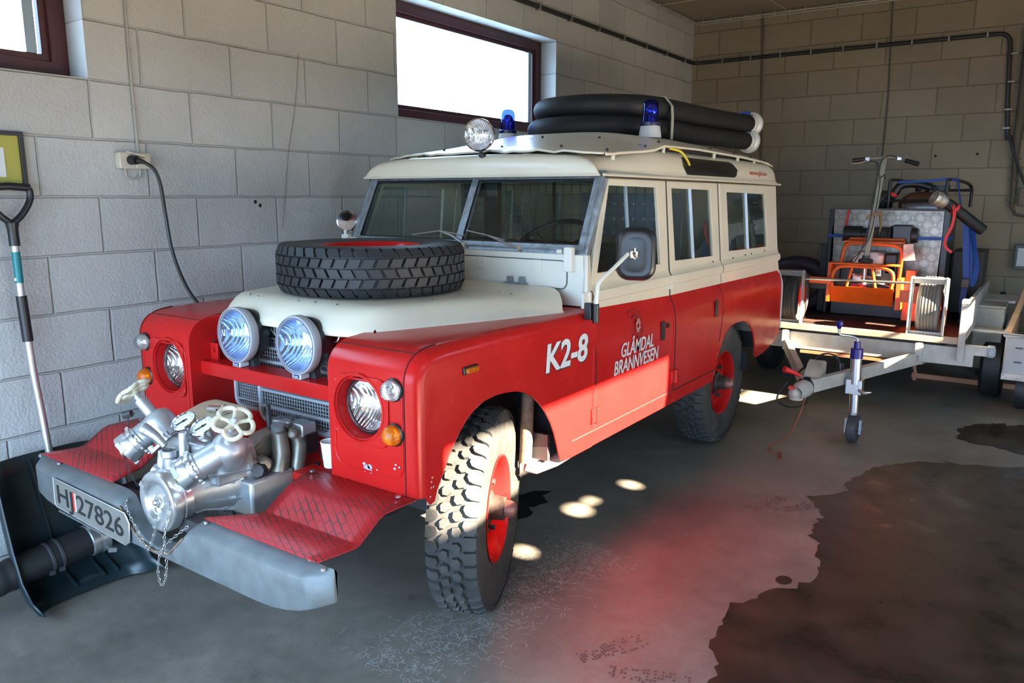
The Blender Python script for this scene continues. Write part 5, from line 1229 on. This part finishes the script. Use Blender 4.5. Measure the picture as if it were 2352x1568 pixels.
for s in (-1, 1):
    ps = MB(); x = TC + s*.775
    ps.box((x, 4.18, .70), (.045, .05, .43)); ps.box((x, 4.215, .93), (.05, .12, .03)); R_(ps, 'corner_post', GREYT, bevel=.004)
    R_(MB().box((x+s*.01, 5.25, .78), (.03, 2.05, .27)), 'side_board', GREYT)
    R_(MB().lathe((x+s*.17, 5.35, .30), (1, 0, 0), [(.0001, -.08), (.15, -.08), (.27, -.085), (.30, -.06), (.30, .06), (.27, .085), (.15, .08), (.0001, .08)], 36), 'trailer_wheel', RUBD)
    R_(MB().box((x+s*.15, 5.78, .80), (.24, .5, .02)), 'mudguard', GREYT)
    R_(MB().box((x+s*.12, 4.88, .635), (.26, .12, .02)), 'step', GREYT)
    arm = MB(); arm.beam((TC+s*.50, 4.23, .47), (TC+s*.02, 2.95, .44), .05, .09); arm.beam((TC+s*.50, 4.2, .47), (TC+s*.62, 4.75, .47), .05, .09); R_(arm, 'drawbar', GREYT, bevel=.004)
    R_(MB().box((TC+s*.50, 4.19, .545), (.05, .05, .10)).cyl((TC+s*.50, 4.17, .57), (TC+s*.50, 4.205, .57), .03, n=12), 'corner_cap', GREYT)
R_(MB().tube(smooth_path([(TC+.49, 4.16, .50), (TC+.485, 4.15, .42), (TC+.495, 4.15, .36), (TC+.49, 4.15, .31)]), [.012]*18+[.014], 8), 'rag', mat('brown_rag', (.20, .09, .06), .8))
# coupling head
cp = MB(); cp.box((TC-.02, 3.02, .42), (.09, .22, .09)); cp.lathe((TC-.015, 2.93, .425), (-.15, -1, -.1), [(.058, 0), (.062, .02), (.056, .05), (.060, .07), (.050, .10), (.042, .14)], 18); R_(cp, 'coupling_housing', GREYT, bevel=.006)
R_(MB().lathe((TC-.015, 2.99, .43), (-.1, -1, -.05), [(.0001, 0), (.060, 0), (.064, .03), (.056, .05), (.062, .075), (.052, .10), (.0001, .10)], 18), 'rubber_boot', BLACK)
R_(MB().ball((TC-.05, 2.83, .40), .045, 14).cyl((TC-.045, 2.84, .36), (TC-.045, 2.84, .41), .045, n=14), 'ball_socket', mat('coupling_cream', (.50, .46, .38), .5, var=.3, vscale=30))
R_(MB().prism([(-.09, 0), (.11, 0), (.11, .10), (.05, .12), (.0, .10), (-.06, .05)], lambda a, z: (TC-.05, 3.10+a, .46+z), (.10, 0, 0)), 'overrun_casting', mat('old_cream_casting', (.42, .38, .31), .6, var=.3))
R_(MB().tube([(TC-.06, 2.95, .50), (TC-.10, 2.90, .53), (TC-.14, 2.86, .55)], [.012, .016, .022], 10), 'red_grip', REDR)
R_(MB().box((TC-.07, 2.80, .445), (.03, .03, .02)), 'red_catch', REDR)
R_(MB().tube(smooth_path([(TC-.11, 2.86, .47), (TC-.16, 2.80, .36), (TC-.10, 2.84, .30), (TC-.02, 2.95, .30), (TC+.0, 3.0, .36)]), .006, 6), 'safety_cable', BLACK)
R_(MB().tube(smooth_path([(TC+.0, 2.90, .36), (TC-.02, 2.85, .25), (TC-.05, 2.80, .14), (TC-.12, 2.80, .06), (TC-.19, 2.80, .012), (TC-.15, 2.72, .006), (TC-.10, 2.74, .005), (TC-.07, 2.66, .005), (TC-.055, 2.62, .005), (TC-.075, 2.62, .005), (TC-.10, 2.735, .005)]), .004, 6), 'red_cable', mat('red_brown_cable', (.28, .05, .02), .5))
R_(MB().tube(smooth_path([(TC-.10, 3.0, .49), (TC-.02, 3.35, .58), (TC+.06, 3.45, .56), (TC+.10, 3.42, .48)]), .007, 6).cyl((TC+.10, 3.42, .52), (TC+.11, 3.40, .43), .025, n=12), 'light_cable', BLACK)
# jockey wheel
jx, jy = 1.505, 3.27
jw = R_(MB().cyl((jx+.004, jy, .20), (jx-.006, jy, .60), .030, n=24).cyl((jx-.002, jy, .42), (jx-.007, jy, .61), .036, n=24), 'jockey_wheel', mat('zinc_tube', (.50, .52, .53), .32, metal=.9))
R_(MB().cyl((jx-.007, jy, .60), (jx-.008, jy, .665), .042, n=24).cyl((jx-.008, jy, .665), (jx-.009, jy, .715), .022, n=18), 'blue_collar', BLUEP, jw)
R_(MB().tube(smooth_path([(jx-.009, jy, .71), (jx-.012, jy, .735), (jx-.05, jy-.01, .75), (jx-.115, jy-.02, .755), (jx-.128, jy-.02, .775), (jx-.130, jy-.02, .81)], 6), .008, 8), 'crank', STEEL, jw)
R_(MB().lathe((jx-.130, jy-.02, .795), (0, 0, 1), [(.010, 0), (.018, .015), (.024, .025), (.025, .05), (.020, .056), (.0001, .057)], 16), 'crank_knob', BLUEP, jw)
ck = MB(); ck.box((jx-.005, jy+.015, .40), (.105, .09, .105)); R_(ck, 'clamp', mat('zinc_clamp', (.55, .60, .60), .3, metal=.9), jw, bevel=.004)
R_(MB().tube([(jx+.03, jy-.03, .385), (jx+.07, jy-.05, .372), (jx+.115, jy-.05, .385)], [.010, .016, .006], 10), 'clamp_handle', STEEL, jw)
R_(MB().lathe((jx+.012, jy, .105), (1, 0, 0), [(.03, -.032), (.085, -.034), (.100, -.026), (.103, 0), (.100, .026), (.085, .034), (.03, .032)], 32), 'tyre', mat('solid_tyre', (.045, .045, .047), .6, var=.3), jw)
R_(MB().box((jx-.034, jy+.0, .12), (.018, .05, .10)).box((jx+.058, jy+.0, .12), (.018, .05, .10)).cyl((jx-.045, jy, .108), (jx+.07, jy, .108), .012, n=10).cyl((jx+.002, jy, .17), (jx+.002, jy, .22), .034, n=16), 'fork', mat('zinc_fork', (.30, .31, .32), .4, metal=.8), jw)
# wheel stop frames at the front of the deck
for s in (-1, 1):
    xa, xb = sorted((TC + s*.40, TC + s*.64)); fr = MB()
    for x, sg in ((xa, 1), (xb, -1)):
        fr.box((x, 4.225, .855), (.010, .07, .48)); fr.box((x+sg*.008, 4.258, .855), (.016, .006, .48))
    for z in (1.085, .635): fr.box(((xa+xb)/2, 4.235, z), (xb-xa, .05, .010)); fr.box(((xa+xb)/2, 4.25, z+(-.022 if z > 1 else .022)), (xb-xa, .006, .040))
    fr.box((xb if s > 0 else xa, 4.30, .90), (.008, .12, .36))
    R_(fr, 'wheel_stop', DKBLUE if s < 0 else mat('pale_steel_frame', (.45, .43, .40), .5, var=.15, metal=.1), bevel=.002)
tb = tag(MB().box((2.155, 5.32, .61), (.21, .38, .35)).box((2.155, 5.32, .795), (.225, .40, .02)).build('storage_box', mat('grey_storage_box', (.40, .38, .33), .6, var=.2), bevel=.005), 'pale grey storage box beside the trailer side board', 'box')
tag(MB().box((1.98, 5.74, .022), (.85, .05, .044)).build('wood_batten', WOODR), 'red-brown wooden batten on the floor under the trailer', 'batten')

# ================================================================ load on the trailer
mc = thing('motor_cart', 'orange motorised cart with tiller handlebar standing on the trailer', 'cart', (1.27, 4.75, .625))
def K(mb, name, mt, parent=None, **k): return mb.build(name, mt, parent or mc, **k)
K(MB().sheet([(.985, .94), (1.49, .948), (1.478, .788), (.955, .796)], [], lambda x, z: (x, 4.62 + (.94-z)*.6, z), (0, .012, 0)), 'skid_plate', ORANGE)
bf = MB(); yy = 4.62
bf.tube(smooth_path([(1.01, yy, .94), (1.005, yy, 1.02), (1.03, yy, 1.085), (1.09, yy, 1.112), (1.25, yy, 1.115), (1.40, yy, 1.112), (1.465, yy, 1.08), (1.480, yy, 1.02), (1.47, yy, .945)]), .015, 10)
for a, b in (((1.16, 1.11), (1.125, .945)), ((1.315, 1.11), (1.35, .945))): bf.tube([(a[0], yy, a[1]), (b[0], yy, b[1])], .0125, 8)
K(bf, 'bumper_frame', ORANGE)
K(MB().box((1.245, 4.66, 1.135), (.54, .11, .012)).box((.975, 4.72, .97), (.03, .16, .34)).box((1.525, 4.72, .90), (.04, .18, .26)), 'chassis', ORANGE, bevel=.003)
uf = MB(); uf.tube(smooth_path([(1.03, 4.78, 1.10), (1.05, 4.78, 1.24), (1.075, 4.78, 1.285), (1.14, 4.78, 1.30), (1.30, 4.78, 1.298), (1.44, 4.78, 1.29), (1.50, 4.78, 1.25), (1.505, 4.78, 1.15), (1.50, 4.78, 1.0)]), .016, 10); uf.box((1.27, 4.86, 1.312), (.46, .14, .012)); uf.tube([(1.05, 4.80, 1.29), (1.06, 4.95, 1.33), (1.49, 4.95, 1.33), (1.50, 4.80, 1.28)], .012, 8)
K(uf, 'upper_frame', ORANGE)
K(MB().sheet([(1.515, 1.305), (1.585, 1.312), (1.612, 1.178), (1.522, 1.172)], [], lambda x, z: (x, 4.74, z), (0, .01, 0)), 'side_plate', mat('worn_silver_sticker', (.62, .50, .46), .45, var=.5, vscale=25))
K(MB().box((1.585, 4.82, .99), (.07, .10, .20)).box((1.60, 4.84, .78), (.12, .10, .22)), 'side_bracket', ORANGE, bevel=.003)
K(MB().loft([[(x, y, z) for x, y in rrect(1.12-i, 4.80-i*.5, 1.36+i, 5.0, .04)] for z, i in ((1.12, -.005), (1.15, .006), (1.20, .004), (1.225, -.03))]), 'fuel_tank', mat('white_tank', (.72, .70, .64), .35), bevel=0)
K(MB().box((1.25, 4.92, .98), (.46, .22, .30)).box((1.42, 4.88, 1.13), (.10, .14, .18)), 'engine', BLACK, bevel=.015)
er = MB(); er.box((1.20, 4.75, 1.02), (.10, .06, .05)); er.cyl((1.24, 4.72, .96), (1.24, 4.72, 1.10), .022, n=10); er.tube([(1.14, 4.74, 1.04), (1.22, 4.71, 1.03), (1.30, 4.72, 1.02)], .012, 8); er.cyl((1.32, 4.76, 1.06), (1.36, 4.76, 1.06), .03, n=12)
K(er, 'carburettor', STEEL); K(MB().beam((1.33, 4.72, .99), (1.44, 4.74, .955), .06, .01), 'pedal', mat('worn_pedal', (.38, .30, .24), .5))
K(MB().box((1.20, 4.78, .93), (.12, .08, .05)), 'red_engine_cover', REDR)
K(MB().tube([(TC-.43, 4.30, 1.02), (TC-.1, 4.32, 1.025), (TC+.40, 4.30, 1.035)], .011, 8), 'axle_rod', STEEL)
K(MB().beam((TC-.60, 4.78, .93), (TC+.60, 4.78, .93), .05, .07), 'cross_axle', DKSTEEL); K(MB().box((TC-.34, 4.56, .99), (.18, .05, .05)).box((TC+.36, 4.56, .90), (.16, .05, .1)), 'axle_bracket', ORANGE, split=True)
pl_ = MB(); pb0, pt0 = V((1.243, 4.71, 1.16)), V((1.318, 4.74, 2.02)); pl_.beam(pb0, pt0, .040, .040, (0, 1, 0)); til = K(pl_, 'tiller_post', mat('olive_post', (.26, .25, .19), .45, metal=.3, var=.3), bevel=.006)
K(MB().lathe((1.243, 4.71, 1.145), (0, 0, 1), [(.0001, 0), (.055, 0), (.06, .015), (.05, .03), (.03, .035), (.028, .06), (.0001, .06)], 18), 'pivot', DKSTEEL, til)
hb = MB(); hb.tube(smooth_path([(1.085, 4.70, 1.985), (1.20, 4.72, 1.998), (1.31, 4.74, 2.005), (1.41, 4.72, 1.998), (1.565, 4.68, 1.95)]), .012, 8); K(hb, 'handlebar', STEEL, til)
for a, b in (((1.075, 4.70, 1.985), (1.175, 4.715, 1.996)), ((1.575, 4.677, 1.947), (1.475, 4.70, 1.978))): K(MB().cyl(a, b, .019, .017, 12), 'grip', BLACK, til)
lv = MB(); lv.tube([(1.19, 4.70, 1.985), (1.14, 4.66, 1.965), (1.08, 4.65, 1.962)], .006, 6); lv.tube([(1.42, 4.70, 2.01), (1.46, 4.67, 2.005), (1.50, 4.66, 2.015)], .006, 6); lv.box((1.19, 4.71, 1.995), (.03, .03, .03)); lv.box((1.43, 4.71, 1.998), (.03, .03, .03)); K(lv, 'brake_lever', STEEL, til, split=True)
cb = MB(); cb.tube(smooth_path([(1.42, 4.70, 2.0), (1.36, 4.68, 2.02), (1.30, 4.70, 1.98), (1.285, 4.70, 1.90), (1.30, 4.71, 1.78), (1.27, 4.69, 1.4), (1.20, 4.68, 1.24), (1.13, 4.68, 1.16)]), .004, 6); cb.tube(smooth_path([(1.2, 4.71, 1.98), (1.27, 4.69, 1.96), (1.275, 4.69, 1.85), (1.25, 4.69, 1.5), (1.21, 4.68, 1.26), (1.16, 4.69, 1.15)]), .004, 6)
cb.tube([(1.297, 4.715, 1.84), (1.33, 4.705, 1.87), (1.335, 4.72, 1.84)], .005, 6); K(cb, 'control_cable', BLACK, til)
K(MB().beam((1.26, 4.70, 1.545), (1.34, 4.72, 1.56), .05, .03).beam((1.255, 4.69, 1.54), (1.225, 4.68, 1.51), .012, .02).tube([(1.325, 4.72, 1.54), (1.335, 4.72, 1.46), (1.33, 4.72, 1.40)], [.014, .01, .004], 6), 'leather_strap', mat('tan_leather', (.18, .11, .05), .7), til)
for s in (-1, 1):
    x = TC + s*.525; z = .86; y = 4.42; t = MB(); R0 = .225
    t.lathe((x, y, z), (1, 0, 0), [(.11, -.075), (.16, -.085), (.20, -.082), (.218, -.072), (R0, -.05)] + [q for k in range(-2, 3) for q in ((R0, k*.022-.006), (R0-.007, k*.022-.004), (R0-.007, k*.022+.004), (R0, k*.022+.006))] + [(R0, .05), (.218, .072), (.20, .082), (.16, .085), (.11, .075)], 44)
    w = K(t, 'wheel', mat('sunlit_tyre', (.20, .19, .17), .7, var=.2) if s > 0 else RUB, ang=25)  # right tyre coloured paler to stand for the sun on it
    K(MB().lathe((x, y, z), (s, 0, 0), [(.115, -.07), (.115, .06), (.10, .05), (.05, .02), (.0001, .02)], 28), 'rim', REDR, w)
# aluminium tread plate box with winch
bx = thing('cargo_box', 'aluminium tread-plate box standing behind the orange cart on the trailer', 'box', (1.31, 5.4, .625))
TALU = mat('tread_plate_aluminium', (.30, .26, .225), .36, metal=.75, var=.3, vscale=5)
def B_(mb, name, mt, parent=None, **k): return mb.build(name, mt, parent or bx, **k)
tp = MB()
for i in range(15):
    for j in range(14):
        cx, cz = .905 + .058*i, .825 + .055*j
        sg = 1 if (i+j) % 2 else -1
        for k in range(-2, 3):
            ox, oz = k*.0085, -k*.0085*sg
            u, w = V((.70711, 0, .70711*sg))*.021, V((.70711, 0, -.70711*sg))*.0032; c = V((cx+ox, 5.1195, cz+oz)); h = V((0, -.0028, 0))
            tp.add([c-u, c-w, c+u, c+w, c-u*.7+h, c-w*.3+h, c+u*.7+h, c+w*.3+h], [(4,5,6,7),(0,1,5,4),(1,2,6,5),(2,3,7,6),(3,0,4,7)])
B_(tp.sheet([(.875, 1.578), (1.755, 1.572), (1.735, .80), (.90, .80)], [], lambda x, z: (x, 5.12, z), (0, .012, 0)), 'front_panel', TALU)
B_(MB().box((1.30, 5.55, 1.10), (.80, .80, .93)), 'body', DKSTEEL)
sd_ = MB(); sd_.box((1.775, 5.35, 1.11), (.05, .50, .95)); B_(sd_, 'side_panel', BLACK, bevel=.006)
B_(MB().box((.855, 5.30, 1.11), (.035, .4, .94)).box((.80, 5.32, .95), (.06, .34, .62)), 'side_panel', BLACK, bevel=.006)
B_(MB().box((1.315, 5.12, 1.585), (.90, .06, .012)), 'top_edge', DKSTEEL)
wn = thing('winch', 'black electric winch strapped across the tread-plate box', 'winch', (1.27, 5.06, 1.28))
wm = MB(); wm.cyl((.985, 5.06, 1.365), (1.13, 5.06, 1.365), .070, n=24); wm.cyl((1.13, 5.06, 1.365), (1.18, 5.06, 1.365), .055, n=20); wm.build('motor', BLACK, wn)
wm = MB(); wm.lathe((1.18, 5.06, 1.365), (1, 0, 0), [(.075, 0), (.075, .012)] + [(.062 if k % 2 else .068, .016+k*.0085) for k in range(19)] + [(.075, .178), (.075, .19), (.0001, .19)], 28); wm.build('rope_drum', mat('winch_rope', (.035, .028, .024), .6), wn)
MB().box((1.455, 5.06, 1.372), (.15, .13, .165)).build('gear_case', mat('winch_case', (.035, .034, .034), .35), wn, bevel=.012)
MB().cyl((1.53, 5.06, 1.365), (1.575, 5.06, 1.365), .07, .06, 22).build('end_cover', BLACK, wn)
def strap(name, pts, w, mt, lab, upv=(0, 0, 1)):
    mb = MB()
    for a, b in zip(pts, pts[1:]): mb.beam(a, b, .004, w, upv)
    return tag(mb.build(name, mt), lab, 'strap')
strap('lashing_strap', [(.845, 5.075, 1.345), (.99, 5.055, 1.345)], .028, BLUER, 'short blue lashing strap at the left end of the black winch')
strap('lashing_strap', [(1.56, 5.055, 1.343), (1.80, 5.075, 1.345), (1.82, 5.3, 1.35)], .028, BLUER, 'blue lashing strap at the right end of the black winch')
tag(MB().tube([(.998, 5.10, 1.585), (.985, 5.085, 1.45), (.975, 5.075, 1.30)], .009, 8).build('tie_rope', REDR), 'red cord hanging over the top left of the tread-plate box', 'cord')
# portable pump with tank in a tube cage on the box
pm = thing('portable_pump', 'portable pump with a brown tank inside a black tube cage on the tread-plate box', 'pump', (1.55, 5.5, 1.59))
def M_(mb, name, mt, **k): return mb.build(name, mt, pm, **k)
cg = MB()
for x in (1.29, 1.735): cg.tube(smooth_path([(x, 5.25, 1.59), (x, 5.25, 1.80), (x+.01, 5.28, 1.835), (x+.06, 5.55, 1.83), (x+.13, 5.85, 1.78), (x+.135, 5.86, 1.60)], 5), .014, 10)
cg.tube([(1.29, 5.25, 1.655), (1.735, 5.25, 1.66)], .012, 8); cg.tube([(1.42, 5.86, 1.75), (1.87, 5.86, 1.75)], .012, 8)
M_(cg, 'tube_cage', BLACK)
M_(MB().loft([[(x, y, z) for x, y in rrect(1.355+i, 5.30+i*.4, 1.735-i, 5.62-i*.3, .07)] for z, i in ((1.59, .0), (1.64, .0), (1.69, .03), (1.725, .08), (1.735, .12))]), 'tank', mat('brown_tank', (.10, .032, .015), .3, coat=.4, var=.3))
M_(MB().lathe((1.56, 5.42, 1.72), (0, 0, 1), [(.075, 0), (.06, .018), (.035, .024), (.034, .045), (.0001, .047)], 20), 'tank_cap', CHROME); M_(MB().ball((1.47, 5.31, 1.645), .012, 8, (1.8, .5, .6)).ball((1.63, 5.31, 1.645), .012, 8, (1.8, .5, .6)), 'tank_badge', STEEL)
M_(MB().lathe((1.12, 5.45, 1.66), (1, .1, 0), [(.0001, 0), (.06, .01), (.085, .04), (.085, .14), (.06, .17), (.0001, .18)], 22), 'muffler', mat('dull_muffler', (.09, .085, .075), .5, metal=.5, var=.3))
M_(MB().tube(smooth_path([(1.24, 5.34, 1.62), (1.31, 5.32, 1.70), (1.37, 5.32, 1.79), (1.50, 5.34, 1.80), (1.60, 5.36, 1.77)]), .035, 12), 'air_hose', BLACK); M_(MB().lathe((1.305, 5.315, 1.70), (.6, 0, .9), [(.037, 0), (.039, .004), (.039, .024), (.037, .028)], 18), 'red_band', REDR)
M_(MB().box((1.62, 5.6, 1.77), (.20, .10, .05)).tube([(1.50, 5.36, 1.79), (1.56, 5.34, 1.765), (1.64, 5.33, 1.78), (1.68, 5.34, 1.73)], .006, 6), 'control_cable', BLACK)
dh = thing('delivery_hose', 'black hose with a silver coupling hanging over the side of the tread-plate box', 'hose', (1.85, 5.2, 1.2))
pth = smooth_path([(1.70, 5.03, 1.672), (1.78, 5.09, 1.625), (1.88, 5.15, 1.545), (1.98, 5.2, 1.46), (2.03, 5.23, 1.418)], 6)
MB().tube(pth[2:], .046, 16).build('hose_body', HOSE, dh)
d = (pth[0]-pth[3]).normalized(); MB().lathe(pth[0] - d*.07, d, [(.046, 0), (.052, .01), (.05, .04), (.060, .045), (.062, .07), (.056, .075), (.056, .09), (.06, .092), (.058, .11), (.048, .11), (.044, .08), (.0001, .08)], 24).build('coupling', mat('worn_coupling', (.48, .44, .36), .4, metal=.6), dh)
rs = MB(); rs.lathe(pth[8], (pth[9]-pth[7]), [(.048, 0), (.05, .003), (.05, .022), (.048, .025)], 18)
q = smooth_path([(1.81, 5.06, 1.625), (1.83, 5.05, 1.56), (1.82, 5.05, 1.45), (1.785, 5.05, 1.35), (1.79, 5.05, 1.28), (1.84, 5.05, 1.235)], 5)
for a, b in zip(q, q[1:]): rs.beam(a, b, .022, .004, (0, 1, 0))
tag(rs.build('red_strap', REDR), 'red strap tied round the black hose and hanging beside the box', 'strap')
strap('lashing_strap', [(1.35, 5.26, 1.815), (1.60, 5.26, 1.826), (1.735, 5.25, 1.84), (1.80, 5.38, 1.83), (1.84, 5.5, 1.55)], .022, BLUER, 'blue lashing strap stretched across the top of the black tube cage')
mb = MB()
for pts in ([(1.90, 5.2, 1.50), (1.925, 5.18, 1.30), (1.955, 5.15, 1.02), (1.945, 5.15, .80), (1.965, 5.12, .70)], [(1.93, 5.4, 1.5), (1.98, 5.3, 1.25), (2.02, 5.25, 1.10), (2.01, 5.22, 1.0), (1.99, 5.2, .95)], [(1.91, 5.25, 1.42), (1.96, 5.22, 1.2), (1.975, 5.2, 1.0)]):
    for a, b in zip(pts, pts[1:]): mb.beam(a, b, .045, .004, (0, 1, 0))
mb.tube(smooth_path([(1.95, 5.1, .72), (2.0, 5.08, .76), (2.03, 5.1, .70), (1.98, 5.08, .67), (2.02, 5.06, .64), (1.95, 5.07, .66), (1.99, 5.06, .73)]), .012, 6)
sv_ = tag(mb.build('ratchet_strap', BLUER), 'bunch of blue ratchet straps hanging on the right side of the load', 'strap'); MB().box((1.955, 5.12, .98), (.06, .05, .08)).build('ratchet', DKSTEEL, sv_, bevel=.006)
tag(MB().box((1.93, 5.75, .95), (.24, .5, .55)).build('dark_crate', mat('dark_crate', (.03, .028, .026), .6), bevel=.01), 'dark crate behind the blue straps at the back of the trailer', 'crate')
dt = thing('inflatable_tube', 'dark purple rubber tube lying behind the left wheel on the trailer', 'tube', (.62, 5.4, .625))
MB().tube([(.55+.27*cos(2*pi*i/40), 5.30, .86+.20*sin(2*pi*i/40)) for i in range(40)], .075, 14, closed=True).build('body', mat('purple_rubber', (.022, .012, .028), .45), dt)
tag(MB().loft([[(2.19 + .10*k*cos(t*2*pi/20), 6.28 + .10*k*sin(t*2*pi/20), z) for t in range(20)] for z, k in ((.0, 1.6), (.03, 1.5), (.03, 1.25), (.80, .25), (.81, .15))]).build('traffic_cone', mat('black_cone', (.02, .02, .022), .6)), 'dark cone standing against the back wall behind the storage box', 'cone')
# grey box cart at the right edge
gc = thing('box_cart', 'grey steel box cart with wooden inside at the right edge', 'cart', (2.75, 5.0, 0))
GREYB = mat('grey_cart_paint', (.33, .33, .34), .5, var=.12)
def G_(mb, name, mt, parent=None, **k): return mb.build(name, mt, parent or gc, **k)
G_(MB().box((2.80, 4.60, .49), (.98, .02, .30)).box((2.315, 5.2, .49), (.02, 1.2, .30)).box((3.28, 5.2, .49), (.02, 1.2, .30)), 'body', GREYB, bevel=.004)
G_(MB().tube([(2.30, 5.8, .655), (2.30, 4.58, .655), (3.29, 4.58, .655), (3.29, 5.8, .655)], .016, 8), 'top_rail', mat('pale_rail', (.52, .50, .46), .5))
G_(MB().box((2.80, 4.585, .335), (.99, .03, .05)), 'bottom_rail', mat('scuffed_rail', (.50, .46, .42), .6, var=.4, vscale=20))
G_(MB().box((2.8, 5.2, .36), (.94, 1.16, .02)).box((2.345, 5.2, .52), (.02, 1.14, .30)), 'inner_lining', WOOD)
G_(MB().beam((2.32, 4.62, .66), (2.40, 5.35, 1.0), .035, .03).beam((2.32, 4.62, .655), (2.345, 4.85, .765), .04, .034), 'brace', WOOD)
G_(MB().box((2.40, 4.588, .56), (.05, .006, .012)).box((2.40, 4.588, .45), (.05, .006, .012)), 'slot', DKSTEEL, split=True)
for x in (2.45, 3.15): G_(MB().lathe((x, 5.0, .17), (1, 0, 0), [(.0001, -.05), (.16, -.05), (.17, 0), (.16, .05), (.0001, .05)], 24), 'wheel', RUBD)
